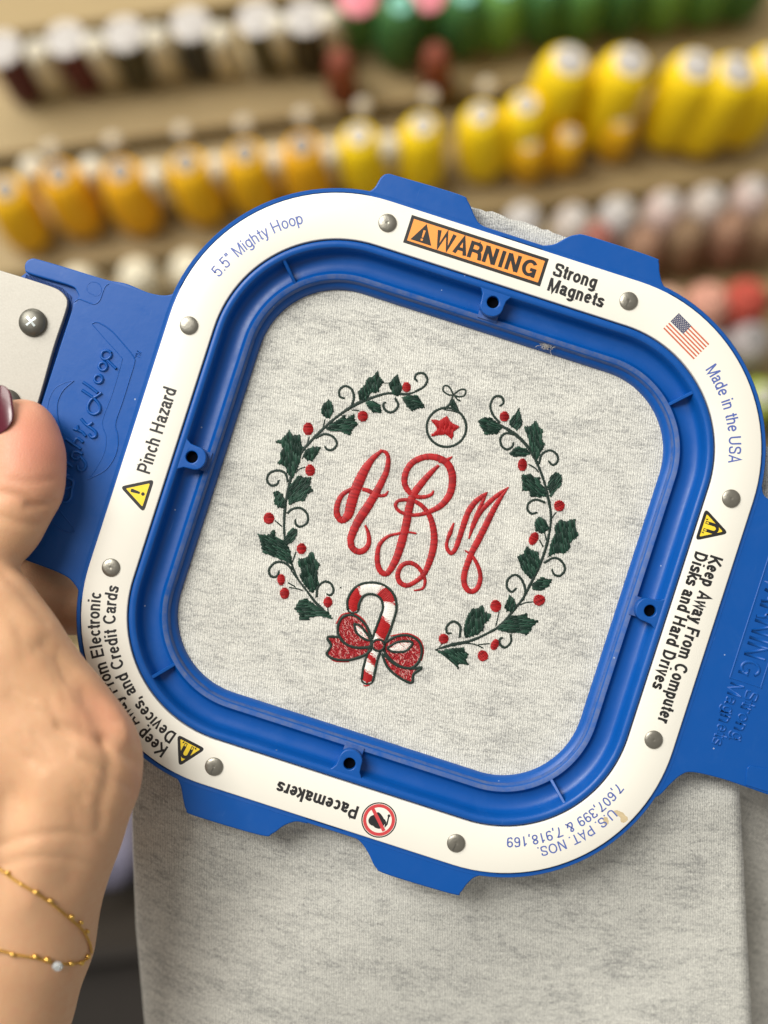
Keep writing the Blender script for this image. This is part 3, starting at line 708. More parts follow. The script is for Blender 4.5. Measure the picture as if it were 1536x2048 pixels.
# hanging lower panel
def interp(t, P):
    for (a, x), (b, y) in zip(P, P[1:]):
        if t <= b: f = max(0, (t - a) / (b - a)); f = f * f * (3 - 2 * f) if False else f; return x + (y - x) * f
    return P[-1][1]
mb = MB(); rows = []
ys = np.linspace(1360, 2240, 120); ss = np.concatenate([np.linspace(-.10, .12, 24)[:-1], np.linspace(.12, .95, 70)[:-1], np.linspace(.95, 1.03, 14)])
for y in ys:
    xl = interp(y, [(1300, 258), (1560, 260), (1700, 263), (1850, 269), (2048, 287), (2300, 310)]); xr = interp(y, [(1300, 1470), (1560, 1479), (1700, 1487), (1850, 1494), (2048, 1505), (2300, 1520)])
    row = []
    for s in ss:
        x = xl + (xr - xl) * min(1.0, max(0.0, s)); z = -13.5 - 0.30 * max(0, y - 1600) / S
        dl = s * (xr - xl)
        if dl < 220:      # rolls back on the left
            f = (220 - max(0, dl)) / 220; z -= 16 * f ** 2.2
        if s < 0: z -= 7 + (-s) * 320; x = xl + 6 * (1 - math.exp(s * 60)) + (-s) * 260
        if s > .985: z -= 30 * ((s - .985) / .045) ** 2 * 1.0
        if s > 1: x = xr - (s - 1) * 900
        f1 = math.exp(-((x - 330) / 260) ** 2)
        z += 2.8 * f1 * math.sin((y - 1600) / 70 + (x - 300) / 150) * min(1, max(0, (y - 1600) / 120))
        z += 2.6 * math.sin((y * .75 + x) / 150) * min(1, max(0, (y - 1620) / 200)) + .7 * math.sin((y - x * .35) / 60) * min(1, max(0, (y - 1680) / 200)) * .6
        # drag lines pulled out from under the hoop
        z += .8 * f1 * math.sin((y * .75 - x * .5) / 22) * math.exp(-((y - 1700) / 110) ** 2)
        mm = img_mm(x, y, z)
        uu = (x - 265) / S; vv = (y - .62 * 300 * (1 - math.exp(-(x - 265) / 300))) / S
        if s < 0: uu += s * 70
        row.append(mb.vert(cw(x, y, z), (uu, vv + 200)))
    rows.append(row)
for a, b in zip(rows, rows[1:]):
    for j in range(len(a) - 1): mb.face((a[j], b[j], b[j + 1], a[j + 1]))
mb.build("front_panel", M['jersey'], cloth)
mb = MB(); rows = []
for y in np.linspace(1440, 2240, 60):
    row = []
    for x in np.linspace(1380, 1760, 50):
        z = -42 - 0.30 * max(0, y - 1600) / S + 2.2 * math.sin((y * .8 + x * 1.5) / 48) * math.sin(y / 170) + 1.5 * math.sin((x - y * .4) / 25)
        u_, v_ = (x * .9 + y * .38) / S, (y * .9 - x * .38) / S
        row.append(mb.vert(cw(x, y, z), (u_, v_)))
    rows.append(row)
for a, b in zip(rows, rows[1:]):
    for j in range(len(a) - 1): mb.face((a[j], b[j], b[j + 1], a[j + 1]))
mb.build("back_panel", M['jersey_in'], cloth, label="darker fold of the sweatshirt behind the front panel")

# ---- embroidery
ZO = {4: (500, 720), 5: (840, 720), 6: (500, 1000), 7: (800, 1000)}
ZK = 3.84
def zp(k, x, y): return Vector((ZO[k][0] + x / ZK, ZO[k][1] + y / ZK))
def e3(p, h):       # photo pixel on the cloth + height above the cloth (mm) -> garment frame
    return cw(p.x, p.y, ZC + h)
def satin(mb, pts, W, h=.35, stitch=3.5, m=0, base=0.02, slant=.25, jit=.06, flat_=False, two=False):
    """column of satin stitches along pts (photo px), width W (px): one ridge per stitch"""
    if two: W = [w_ * 1.12 for w_ in W]
    P, Wd = catmull(pts, 2.0, W=W); P, Wd = evenly(P, stitch / 2, Wd); T = tangents(P); n = len(P)
    prof = [(-1, 0), (-.9, .55), (-.55, .92), (0, 1), (.55, .92), (.9, .55), (1, 0)] if not flat_ else [(-1, 0), (-.96, .8), (-.5, .97), (0, 1), (.5, .97), (.96, .8), (1, 0)]
    rows = []
    for i in range(n):
        peak = i % 2 == 0; w = Wd[i] / 2 * ((1 + random.uniform(-jit, jit)) if peak else (.93 + random.uniform(-jit, 0)))
        nn = Vector((-T[i].y, T[i].x)); hh = h * min(1, .45 + w / 8)
        row = []
        for (a, b) in prof:
            q = P[i] + nn * (a * w) + T[i] * (a * slant * stitch)
            row.append(mb.vert(e3(q, base + hh * b * (1.0 if peak else .5))))
        rows.append(row)
    for i_, (a, b) in enumerate(zip(rows, rows[1:])):
        if i_ % 2 == 0: mm_ = m + (1 if (two and random.random() < .38) else 0)
        for j in range(6): mb.face((a[j], b[j], b[j + 1], a[j + 1]), mm_)
    mb.face(rows[0], m); mb.face(rows[-1][::-1], m)
def fill(mb, poly, ang=90, spacing=2.5, h=.28, jag=2.2, m=0, width=1.25, base=.03, maxlen=24, under=True, two=False):
    """tatami fill: raised threads laid across the polygon (photo px)"""
    a = math.radians(ang); d = Vector((math.cos(a), math.sin(a))); nrm = Vector((-d.y, d.x))
    mb.face([mb.vert(e3(p, base + .04)) for p in poly], m) if under else None
    t_ = [p.dot(nrm) for p in poly]; s0 = min(t_); s1 = max(t_); k = 0; t0 = s0 + spacing * .4
    while t0 < s1:
        xs = []
        for i in range(len(poly)):
            p, q = poly[i], poly[(i + 1) % len(poly)]; a_, b_ = p.dot(nrm), q.dot(nrm)
            if (a_ <= t0) != (b_ <= t0): f = (t0 - a_) / (b_ - a_); xs.append((p + (q - p) * f).dot(d))
        xs.sort()
        for i in range(0, len(xs) - 1, 2):
            x0, x1 = xs[i] - random.uniform(-jag * .3, jag), xs[i + 1] + random.uniform(-jag * .3, jag)
            if x1 - x0 < 1.5: continue
            cuts = [x0]; x = x0 + random.uniform(.4, 1) * maxlen
            while x < x1 - 5: cuts.append(x); x += maxlen * random.uniform(.8, 1.1)
            cuts.append(x1)
            for c0, c1 in zip(cuts, cuts[1:]):
                mt = m + (1 if two and random.random() < .4 else 0); ln = c1 - c0; hh = h * random.uniform(.8, 1.15); o = random.uniform(-.25, .25); rws = []
                for f, e in ((0, .15), (.12, .8), (.5, 1.0), (.88, .8), (1, .15)):
                    c_ = d * (c0 + ln * f) + nrm * (t0 + o + random.uniform(-.15, .15)); w_ = width * spacing / 2 * (.6 if f in (0, 1) else 1)
                    rws.append([mb.vert(e3(c_ - nrm * w_, base)), mb.vert(e3(c_ - nrm * w_ * .5, base + hh * e * .8)), mb.vert(e3(c_ + nrm * w_ * .0, base + hh * e)), mb.vert(e3(c_ + nrm * w_ * .5, base + hh * e * .8)), mb.vert(e3(c_ + nrm * w_, base))])
                for A, B in zip(rws, rws[1:]):
                    for j in range(4): mb.face((A[j], B[j], B[j + 1], A[j + 1]), mt)
        t0 += spacing * random.uniform(.92, 1.08); k += 1
Zs = lambda k, L: [zp(k, *p) for p in L]
def px_w(L): return [w / ZK for w in L]
# monogram
letA = MB()
satin(letA, Zs(4, [(1010, 697), (945, 755), (890, 830), (840, 930), (800, 1030), (775, 1120), (755, 1190), (706, 1232), (668, 1185), (672, 1110), (705, 1040), (760, 1000), (800, 985)]), px_w([24, 42, 62, 76, 78, 76, 66, 46, 46, 42, 36, 28, 26]), .62, two=True)
satin(letA, Zs(4, [(860, 992), (905, 1003), (950, 1025), (1000, 1042), (1040, 1036), (1062, 1005)]), px_w([26, 32, 34, 26, 24, 12]), .45, two=True)
satin(letA, Zs(4, [(1000, 695), (1045, 712), (1062, 760), (1050, 850), (1010, 940), (965, 1025), (905, 1125), (845, 1215), (800, 1300), (774, 1380), (785, 1440), (830, 1472), (880, 1458), (912, 1405), (908, 1330), (884, 1268)]), px_w([20, 28, 32, 42, 50, 60, 66, 66, 60, 52, 48, 46, 44, 36, 28, 16]), .62, two=True)
letA.build("monogram_letter", [M['red_thread'], M['red_shade']], cloth)
mbB = MB()
satin(mbB, Zs(4, [(1450, 808), (1390, 865), (1320, 945), (1255, 1035), (1222, 1140), (1200, 1260), (1165, 1400), (1130, 1510), (1085, 1600), (1048, 1642), (1005, 1625), (980, 1565), (980, 1480), (1000, 1410), (1060, 1355), (1130, 1335), (1200, 1322), (1280, 1332)]), px_w([22, 40, 50, 56, 60, 60, 62, 56, 48, 42, 42, 40, 36, 30, 24, 20, 18, 14]), .60, two=True)
satin(mbB, Zs(4, [(1408, 1002), (1396, 1030), (1350, 1050), (1285, 1050), (1225, 1015), (1188, 950), (1195, 870), (1240, 795), (1310, 755), (1380, 742), (1450, 755), (1510, 790), (1545, 850), (1556, 930), (1535, 1030), (1470, 1115), (1385, 1162), (1300, 1188), (1215, 1188), (1145, 1160), (1118, 1118), (1140, 1082), (1200, 1074), (1270, 1088), (1330, 1130), (1378, 1195), (1405, 1280), (1415, 1370), (1405, 1460), (1375, 1560), (1335, 1645), (1275, 1700), (1205, 1732), (1150, 1705), (1135, 1645), (1165, 1580), (1225, 1558), (1285, 1585), (1325, 1640), (1345, 1700), (1325, 1755), (1258, 1772)]),
      px_w([14, 24, 28, 32, 40, 44, 46, 46, 46, 46, 50, 54, 56, 56, 54, 46, 36, 28, 26, 26, 26, 26, 28, 30, 34, 40, 46, 52, 52, 48, 40, 34, 36, 38, 36, 34, 34, 32, 30, 24, 20, 12]), .56, two=True)
satin(mbB, Zs(5, [(247, 740), (225, 757), (185, 775), (140, 782)]), px_w([10, 22, 30, 20]), .5, two=True)
mbB.build("monogram_letter", [M['red_thread'], M['red_shade']], cloth)
mbM = MB()
satin(mbM, Zs(5, [(260, 1250), (235, 1320), (210, 1385), (206, 1440), (238, 1484), (272, 1450), (305, 1360), (340, 1250), (375, 1160), (425, 1090), (480, 1045), (518, 1014)]), px_w([12, 34, 24, 28, 32, 36, 40, 44, 44, 40, 34, 10]), .50, two=True)
satin(mbM, Zs(5, [(515, 1018), (480, 1090), (440, 1180), (405, 1270), (376, 1372)]), px_w([10, 26, 32, 30, 12]), .48, two=True)
satin(mbM, Zs(5, [(378, 1370), (410, 1275), (460, 1175), (530, 1095), (605, 1030), (680, 975)]), px_w([10, 30, 34, 36, 30, 8]), .48, two=True)
satin(mbM, Zs(5, [(680, 977), (625, 1050), (565, 1150), (505, 1270), (450, 1380), (400, 1475), (370, 1550), (342, 1640), (340, 1715), (365, 1765), (405, 1778), (445, 1745), (464, 1670), (450, 1595), (415, 1525), (385, 1490), (342, 1462)]), px_w([8, 28, 42, 48, 50, 46, 46, 44, 42, 40, 38, 36, 34, 30, 26, 20, 10]), .52, two=True)
mbM.build("monogram_letter", [M['red_thread'], M['red_shade']], cloth)

def vine_part(name, stems):
    mb = MB()
    for (k, L, w) in stems: satin(mb, Zs(k, L), [x * .8 for x in px_w(w if isinstance(w, list) else [w] * len(L))], .20, 4.5, jit=.2)
    return mb.build(name, M['vine_thread'], cloth)
vl = vine_part("holly_vine", [
    (4, [(1290, 238), (1200, 262), (1060, 256), (960, 282), (860, 318), (760, 372), (650, 450), (560, 530), (480, 610), (400, 705), (345, 820), (310, 920), (285, 1030), (268, 1150), (262, 1290), (272, 1390), (300, 1495)], [14, 30, 26, 30, 40, 36, 30, 34, 34, 26, 30, 34, 26, 34, 26, 24, 26]),
    (6, [(300, 420), (330, 520), (370, 610), (430, 690), (490, 770), (560, 850), (622, 908)], [20, 26, 22, 24, 30, 44, 14]),
    (6, [(280, 470), (330, 560), (400, 650)], 16),
    (4, [(455, 588), (440, 640), (410, 690)], 16), (4, [(425, 822), (380, 838), (350, 870)], 14), (4, [(190, 1232), (245, 1278)], 14), (4, [(780, 385), (838, 388)], 14), (4, [(575, 455), (560, 530)], 16), (4, [(1030, 178), (1075, 176)], 10), (4, [(400, 760), (430, 690)], 12),
    (6, [(352, 398), (325, 480)], 16), (6, [(300, 672), (355, 680), (405, 695)], 16), (6, [(292, 635), (350, 668)], 16), (6, [(596, 828), (602, 868)], 14)])
vr = vine_part("holly_vine", [
    (5, [(580, 480), (650, 520), (730, 570), (805, 640), (865, 725), (915, 830), (955, 940), (982, 1050), (1004, 1170), (1000, 1290), (970, 1420), (950, 1500)], [16, 34, 38, 34, 34, 30, 26, 36, 28, 26, 28, 26]),
    (7, [(1150, 200), (1140, 300), (1110, 400), (1065, 520), (1005, 640), (945, 755), (860, 862), (770, 965), (650, 1035), (530, 1085), (410, 1110), (270, 1150)], [22, 26, 32, 30, 34, 28, 30, 34, 26, 32, 42, 12]),
    (5, [(832, 800), (880, 828), (912, 862)], 16), (5, [(1045, 1168), (1012, 1215)], 16), (7, [(1070, 305), (1100, 360)], 16), (7, [(1025, 782), (960, 790), (920, 808)], 16), (7, [(762, 858), (745, 930), (735, 970)], 14), (7, [(325, 1105), (300, 1130)], 12), (7, [(640, 1138), (570, 1108), (480, 1098)], 16), (7, [(690, 1102), (600, 1112)], 14), (7, [(1110, 250), (1125, 310)], 16), (7, [(270, 1152), (330, 1165)], 16)])
LEAVES_L = [
    (4, [(835, 300), (830, 240), (880, 195), (900, 150), (950, 120), (980, 85), (990, 130), (1028, 165), (1000, 200), (985, 245), (930, 250), (890, 310)], 80),
    (4, [(1105, 272), (1062, 190), (1100, 140), (1135, 105), (1150, 165), (1172, 215), (1155, 255), (1130, 275)], 75),
    (4, [(1168, 285), (1220, 268), (1290, 275), (1318, 320), (1345, 365), (1290, 372), (1240, 388), (1200, 350)], 15),
    (4, [(890, 325), (940, 312), (1000, 345), (1005, 408), (940, 398), (905, 360)], 30),
    (4, [(585, 448), (548, 410), (552, 355), (605, 302), (638, 350), (640, 400), (610, 448)], 85),
    (4, [(580, 528), (640, 480), (700, 442), (722, 418), (740, 450), (800, 415), (800, 470), (832, 490), (790, 520), (768, 577), (700, 552), (620, 548)], 0),
    (4, [(300, 540), (332, 580), (388, 580), (392, 640), (408, 670), (385, 722), (388, 770), (370, 820), (325, 912), (290, 870), (268, 810), (212, 790), (240, 750), (228, 712), (255, 690), (242, 645), (203, 630), (258, 600)], 82),
    (4, [(415, 742), (425, 690), (480, 668), (542, 670), (520, 720), (480, 772), (435, 770)], 80),
    (4, [(305, 1112), (288, 1050), (310, 960), (370, 888), (402, 900), (472, 902), (458, 960), (482, 1010), (440, 1030), (420, 1078), (365, 1085)], -50),
    (4, [(270, 1135), (218, 1132), (183, 1090), (192, 1050), (172, 1018), (215, 1003), (252, 1040), (272, 1080)], -65),
    (6, [(62, 262), (140, 272), (188, 232), (190, 275), (240, 305), (285, 345), (310, 390), (322, 495), (250, 462), (180, 435), (98, 402), (90, 360), (80, 310)], 30),
    (6, [(250, 315), (300, 240), (325, 218), (366, 235), (350, 290), (310, 332), (270, 345)], -45),
    (6, [(370, 455), (440, 440), (460, 403), (492, 408), (502, 460), (536, 500), (515, 550), (522, 600), (527, 645), (480, 712), (450, 690), (410, 640), (383, 590), (397, 540), (375, 500)], 78),
    (6, [(343, 835), (380, 768), (430, 758), (490, 798), (560, 850), (602, 858), (627, 912), (540, 892), (460, 902), (448, 922), (374, 922), (382, 880)], 0)]
LEAVES_R = [
    (5, [(447, 470), (490, 443), (545, 445), (590, 480), (632, 522), (590, 567), (500, 572), (480, 530)], 20),
    (5, [(685, 487), (712, 430), (740, 408), (757, 372), (777, 430), (787, 500), (745, 537), (700, 512)], -60),
    (5, [(798, 515), (850, 510), (892, 462), (912, 510), (942, 540), (935, 600), (957, 650), (930, 700), (900, 772), (868, 730), (838, 680), (835, 610), (815, 560)], 82),
    (5, [(683, 715), (750, 663), (812, 680), (842, 720), (800, 742), (720, 742)], 5),
    (5, [(778, 883), (850, 878), (880, 900), (922, 903), (920, 950), (952, 970), (972, 1042), (920, 1052), (850, 1052), (840, 1000), (783, 1002), (790, 950)], 45),
    (5, [(978, 965), (1000, 900), (1040, 858), (1087, 890), (1087, 960), (1050, 992), (1008, 1052), (990, 1010)], -55),
    (5, [(878, 1250), (915, 1203), (962, 1230), (992, 1290), (950, 1332), (888, 1312)], 65),
    (5, [(1192, 1218), (1195, 1290), (1217, 1350), (1150, 1400), (1157, 1440), (1110, 1487), (1050, 1480), (985, 1512), (1000, 1420), (1040, 1330), (1030, 1290), (1070, 1228), (1120, 1240)], 80),
    (7, [(898, 435), (950, 410), (975, 357), (1010, 385), (1062, 400), (1077, 480), (1062, 540), (1000, 607), (960, 560), (925, 520), (920, 480)], 70),
    (7, [(1018, 640), (1090, 593), (1168, 615), (1140, 660), (1090, 697), (1020, 692)], 5),
    (7, [(803, 820), (840, 732), (882, 770), (892, 830), (860, 857), (820, 852)], -80),
    (7, [(488, 1000), (505, 920), (550, 838), (600, 840), (635, 803), (650, 860), (697, 880), (690, 910), (650, 950), (640, 1000), (590, 1032), (500, 1062)], 85),
    (7, [(738, 992), (800, 940), (850, 890), (920, 885), (972, 868), (980, 905), (1062, 930), (1020, 970), (975, 1037), (920, 1020), (840, 1022)], 0),
    (7, [(298, 1170), (350, 1150), (400, 1140), (492, 1130), (500, 1170), (527, 1180), (500, 1220), (527, 1262), (450, 1260), (443, 1292), (410, 1260), (370, 1222)], 40)]
for par, LV in ((vl, LEAVES_L), (vr, LEAVES_R)):
    for (k, P, a) in LV:
        mb = MB(); fill(mb, Zs(k, P), a, 2.5, .42, 2.8, two=True); mb.build("leaf", [M['green_thread'], M['green_two']], par)
def berry(par, k, x, y, rx, ry, ang=0):
    mb = MB(); a0 = math.radians(ang)
    P = []
    for i in range(18):
        a = 2 * math.pi * i / 18; p = Vector((rx * math.cos(a), ry * math.sin(a))); P.append(zp(k, x + p.x * math.cos(a0) - p.y * math.sin(a0), y + p.x * math.sin(a0) + p.y * math.cos(a0)))
    fill(mb, P, ang + random.uniform(-12, 12), 2.7, .6, 1.0, maxlen=60, width=1.2, two=True); mb.build("berry", [M['red_thread'], M['red_shade']], par)
for b in ((4, 1202, 210, 33, 38), (4, 866, 432, 40, 40), (4, 447, 530, 40, 48), (4, 462, 848, 38, 44), (4, 145, 1217, 42, 44), (6, 395, 375, 37, 42), (6, 240, 612, 30, 42), (6, 266, 718, 36, 44), (6, 598, 785, 35, 40)): berry(vl, *b)
for b in ((5, 648, 435, 37, 38), (5, 787, 805, 36, 48), (5, 1070, 1120, 42, 40, -25), (5, 873, 1372, 34, 52, 25), (7, 1070, 770, 46, 42, -20), (7, 736, 815, 42, 46), (7, 335, 1067, 38, 38), (7, 727, 1112, 30, 44, 25), (7, 637, 1197, 40, 42, -20)): berry(vr, *b)
TEND_L = [(4, [(1270, 242), (1335, 205), (1362, 150), (1335, 105), (1285, 105), (1266, 140), (1288, 165)]), (4, [(775, 365), (798, 290), (780, 225), (730, 200), (688, 230), (690, 280), (728, 295)]), (4, [(1112, 290), (1138, 345), (1110, 390), (1068, 402), (1030, 372), (1025, 335), (1045, 325)]), (4, [(500, 602), (570, 570), (635, 588), (667, 640), (640, 685), (598, 690), (570, 660)]), (4, [(290, 935), (272, 872), (215, 848), (152, 868), (130, 920), (160, 962), (205, 955), (222, 920)]), (4, [(285, 1180), (325, 1145), (390, 1138), (440, 1185), (438, 1250), (385, 1280), (352, 1260), (347, 1222)]), (6, [(325, 530), (262, 482), (195, 480), (148, 530), (155, 578), (190, 592), (215, 572), (222, 540)]), (6, [(512, 745), (520, 670), (570, 628), (620, 642), (642, 695), (618, 730), (585, 722)])]
TEND_R = [(5, [(612, 482), (560, 420), (540, 350), (570, 285), (622, 282), (642, 325), (612, 356)]), (5, [(722, 572), (660, 562), (618, 600), (628, 660), (670, 687), (710, 662), (716, 630)]), (5, [(912, 800), (938, 722), (1000, 695), (1052, 728), (1055, 780), (1020, 806), (985, 775)]), (5, [(962, 1095), (890, 1073), (835, 1100), (826, 1148), (858, 1180), (902, 1170)]), (7, [(1105, 485), (1180, 445), (1240, 470), (1267, 530), (1232, 580), (1185, 572), (1165, 530)]), (7, [(945, 772), (962, 690), (930, 605), (880, 575), (830, 610), (822, 670), (858, 705), (895, 675)]), (7, [(458, 1055), (462, 970), (410, 933), (360, 970), (362, 1020), (398, 1022)]), (7, [(850, 1028), (852, 1090), (810, 1132), (770, 1112), (768, 1070), (790, 1055)])]
for par, TT in ((vl, TEND_L), (vr, TEND_R)):
    for (k, L) in TT:
        mb = MB(); satin(mb, Zs(k, L), px_w([21] * (len(L) - 1) + [16]), .30, 5.0, jit=.14); mb.build("tendril", M['vine_thread'], par)
# bauble with star and bow
mb = MB()
circ = [(203 + 152 * math.cos(a), 517 + 150 * math.sin(a)) for a in np.linspace(-.4, 2 * math.pi - .4, 25)]
satin(mb, Zs(5, circ), px_w([21] * 25), .30, 5.0, jit=.14)
satin(mb, Zs(5, [(180, 380), (225, 342), (243, 305)]), px_w([16, 20, 24]), .3, 4.5); satin(mb, Zs(5, [(300, 408), (280, 360), (258, 320)]), px_w([14, 22, 26]), .3, 4.5); satin(mb, Zs(5, [(185, 382), (240, 390), (300, 405)]), px_w([12, 12, 12]), .28, 4.5)
bau = mb.build("bauble", M['vine_thread'], cloth)
mb = MB(); fill(mb, Zs(5, [(243, 300), (228, 345), (262, 380), (288, 392), (275, 345), (258, 300)]), 80, 2.3, .3, 1.2); mb.build("bauble_cap", M['green_thread'], bau)
mb = MB(); star = [(205, 432), (238, 478), (303, 513), (258, 552), (246, 607), (192, 572), (85, 582), (132, 530), (88, 462), (150, 464)]
fill(mb, [zp(5, p.x, p.y) for p in catmull(star, 25, True)], 88, 2.5, .5, 1.6, maxlen=30); mb.build("star", M['red_thread'], bau)
mb = MB()
for L in ([(258, 268), (222, 205), (185, 200), (178, 235), (215, 265), (258, 272)], [(262, 262), (310, 228), (350, 232), (340, 272), (300, 282), (262, 272)], [(262, 270), (290, 305), (312, 312)], [(252, 270), (242, 310)]):
    satin(mb, Zs(5, L), px_w([15] * len(L)), .3, 4.5, jit=.12)
mb.build("bauble_bow", M['vine_thread'], bau)
# candy cane
path, wid = catmull(Zs(6, [(792, 842), (796, 775), (840, 705), (915, 678), (1000, 694), (1058, 750), (1072, 830), (1052, 905), (1022, 990), (990, 1070), (962, 1140), (935, 1220), (915, 1300), (900, 1385)]), 2, W=px_w([78, 92, 88, 84, 92, 100, 100, 100, 104, 96, 84, 84, 90, 84]))
path, wid = evenly(path, 1.5, wid); T = tangents(path); N = len(path)
mb = MB()
for sgn in (-1, 1):
    pts = [p + Vector((-t.y, t.x)) * sgn * w * .52 for p, t, w in zip(path, T, wid)][::5]
    satin(mb, pts, px_w([21] * len(pts)), .34, 4.5, jit=.12, base=.25)
for i0 in (0, N - 1):
    p, t, w = path[i0], T[i0], wid[i0]; o = -t if i0 == 0 else t; nn = Vector((-t.y, t.x))
    satin(mb, [p + nn * w * .52, p + nn * w * .4 + o * w * .22, p + o * w * .34, p - nn * w * .4 + o * w * .22, p - nn * w * .52], px_w([15] * 5), .34, 4.5, base=.05)
cane = mb.build("candy_cane", M['vine_thread'], cloth)
bnd = [0, .135, .285, .40, .53, .665, .72, .80, .855, .925, 1.0]; cols = ['red_thread', 'white_thread', 'red_thread', 'white_thread', 'red_thread', 'white_thread', 'white_thread', 'red_thread', 'white_thread', 'red_thread']
for a, b, c_ in zip(bnd, bnd[1:], cols):
    mb = MB(); i0, i1 = int(a * (N - 1)), int(b * (N - 1)); sl = 3.0
    Lf = [path[i] + Vector((-T[i].y, T[i].x)) * wid[i] * .46 for i in range(max(0, i0 - 2), min(N, i1 + 3))]; Rt = [path[i] - Vector((-T[i].y, T[i].x)) * wid[i] * .46 for i in range(max(0, i0 + 3), min(N, i1 + 8))][::-1]
    if a == 0: Lf = [path[0] - T[0] * 5] + Lf
    if b == 1.0: Lf = Lf + [path[-1] + T[-1] * 5]
    tm = T[(i0 + i1) // 2]; ang = math.degrees(math.atan2(tm.x, -tm.y))
    fill(mb, Lf + Rt, ang, 2.3, .42, .6, maxlen=60, width=1.3); mb.build("stripe", M[c_], cane)
# ribbon bow
LLoop = [(930, 1050), (885, 955), (800, 888), (720, 895), (675, 965), (685, 1050), (740, 1108), (820, 1132), (925, 1122)]
LHole = [(798, 950), (850, 970), (905, 1040), (922, 1075), (880, 1068), (820, 1020)]
LTail = [(688, 1052), (595, 1055), (622, 1118), (590, 1182), (650, 1222), (760, 1228), (880, 1190), (928, 1140), (820, 1135), (740, 1110)]
RLoop = [(1038, 1095), (1120, 1050), (1210, 1040), (1290, 1080), (1318, 1150), (1302, 1230), (1240, 1290), (1150, 1275), (1070, 1215), (1028, 1150)]
RHole = [(1052, 1135), (1140, 1090), (1235, 1088), (1242, 1115), (1190, 1162), (1095, 1165)]
RTail = [(1012, 1180), (1058, 1285), (1150, 1365), (1240, 1402), (1255, 1338), (1318, 1288), (1240, 1295), (1130, 1272), (1045, 1205)]
knot = [(985 + 46 * math.cos(a), 1115 + 42 * math.sin(a)) for a in np.linspace(0, 2 * math.pi, 17)[:-1]]
mb = MB()
for L in (LLoop, LHole, LTail, RLoop, RHole, RTail, knot):
    satin(mb, Zs(6, L + [L[0]]), px_w([22] * (len(L) + 1)), .34, 4.5, jit=.12, base=.32)
satin(mb, Zs(6, knot + [knot[0]]), px_w([18] * 17), .34, 4.5, base=.75)
bow = mb.build("ribbon_bow", M['vine_thread'], cloth)
def inside(p, P):
    r = False
    for a, b in zip(P, P[1:] + P[:1]):
        if (a.y > p.y) != (b.y > p.y) and p.x < (b.x - a.x) * (p.y - a.y) / (b.y - a.y) + a.x: r = not r
    return r
def dashes(mb, P, base):
    x0, x1 = min(p.x for p in P), max(p.x for p in P); y0, y1 = min(p.y for p in P), max(p.y for p in P)
    for _ in range(int((x1 - x0) * (y1 - y0) / 17)):
        p = Vector((random.uniform(x0, x1), random.uniform(y0, y1))); a = math.radians(random.gauss(62, 30)); d = Vector((math.cos(a), math.sin(a))) * random.uniform(2.0, 4.0)
        if inside(p - d, P) and inside(p + d, P): satin(mb, [p - d, p + d], [.7, .7] if random.random() < .4 else [1.3, 1.3], .16, 2.5, m=1 if random.random() < .5 else 0, base=base)
def net(name, L, hole=None, up=0.0):
    P = [zp(6, p.x, p.y) for p in catmull(L, 20, True)]
    mb = MB(); fill(mb, P, 62, 3.4, .26, .4, maxlen=8, width=1.15, base=.03 + up); fill(mb, P, -25, 4.6, .30, .4, maxlen=8, width=.62, base=.06 + up, under=False); dashes(mb, P, .34 + up)
    o = mb.build(name, [M['crimson'], M['pink']], bow)
    if hole:
        mb = MB(); fill(mb, [zp(6, p.x, p.y) for p in catmull(hole, 20, True)], 40, 2.4, .34, .2, maxlen=50, base=.1, width=1.3); mb.build("loop_lining", M['white_thread'], bow)
net("bow_loop", LLoop, LHole); net("bow_loop", RLoop, RHole); net("bow_tail", LTail); net("bow_tail", RTail); net("bow_knot", knot, up=.5)
mb = MB()
for L in ([(915, 1010), (875, 925), (800, 872), (710, 880), (662, 950)], [(1080, 1045), (1205, 1026), (1298, 1068), (1332, 1150), (1316, 1235)], [(600, 1195), (650, 1236), (760, 1242)], [(872, 1425), (893, 1428), (918, 1420)]):
    satin(mb, Zs(6, L), px_w([12] * len(L)), .25, 3.5)
mb.build("red_edging", M['red_thread'], bow)
mb = MB(); satin(mb, Zs(6, [(690, 672), (702, 674)]), px_w([12, 12]), .3, 3.0); mb.build("stray_knot", M['vine_thread'], cloth)

# ================================================================== THE HAND
person = thing("person", "left hand and bare wrist gripping the blue hoop, thumb nail polished dark red", "person", F_CLOTH)
SP = []
def chain(P, k=4):
    for a, b in zip(P, P[1:]):
        SP.append((img_mm(*a[:3]) - HC, a[3], img_mm(*b[:3]) - HC, b[3]))
TH = [(44, 868, 11, 11.6), (50, 915, 11.5, 11.9), (44, 975, 12.5, 12.1), (8, 1046, 14, 11.6), (-55, 1120, 18, 13), (-110, 1230, 20, 16), (-60, 1340, 22, 20)]
chain(TH)
PALM = [(-34, 1240, 24, 19), (6, 1318, 25, 19.5), (62, 1405, 24, 20), (108, 1462, 24, 20), (150, 1516, 24, 19.8), (146, 1562, 24, 19.6), (100, 1650, 21, 22.5), (55, 1750, 18, 24), (28, 1870, 16, 25), (-22, 2000, 15, 26.5), (-75, 2140, 14, 28), (-150, 2330, 12, 31)]
chain(PALM)
chain([(-60, 1300, 20, 20), (-70, 1450, 20, 26), (-40, 1600, 18, 27), (-40, 1780, 14, 28), (-70, 1930, 12, 29), (-120, 2140, 10, 30), (-190, 2330, 8, 31)])
chain([(50, 1500, 22, 21), (-60, 1520, 18, 26)])
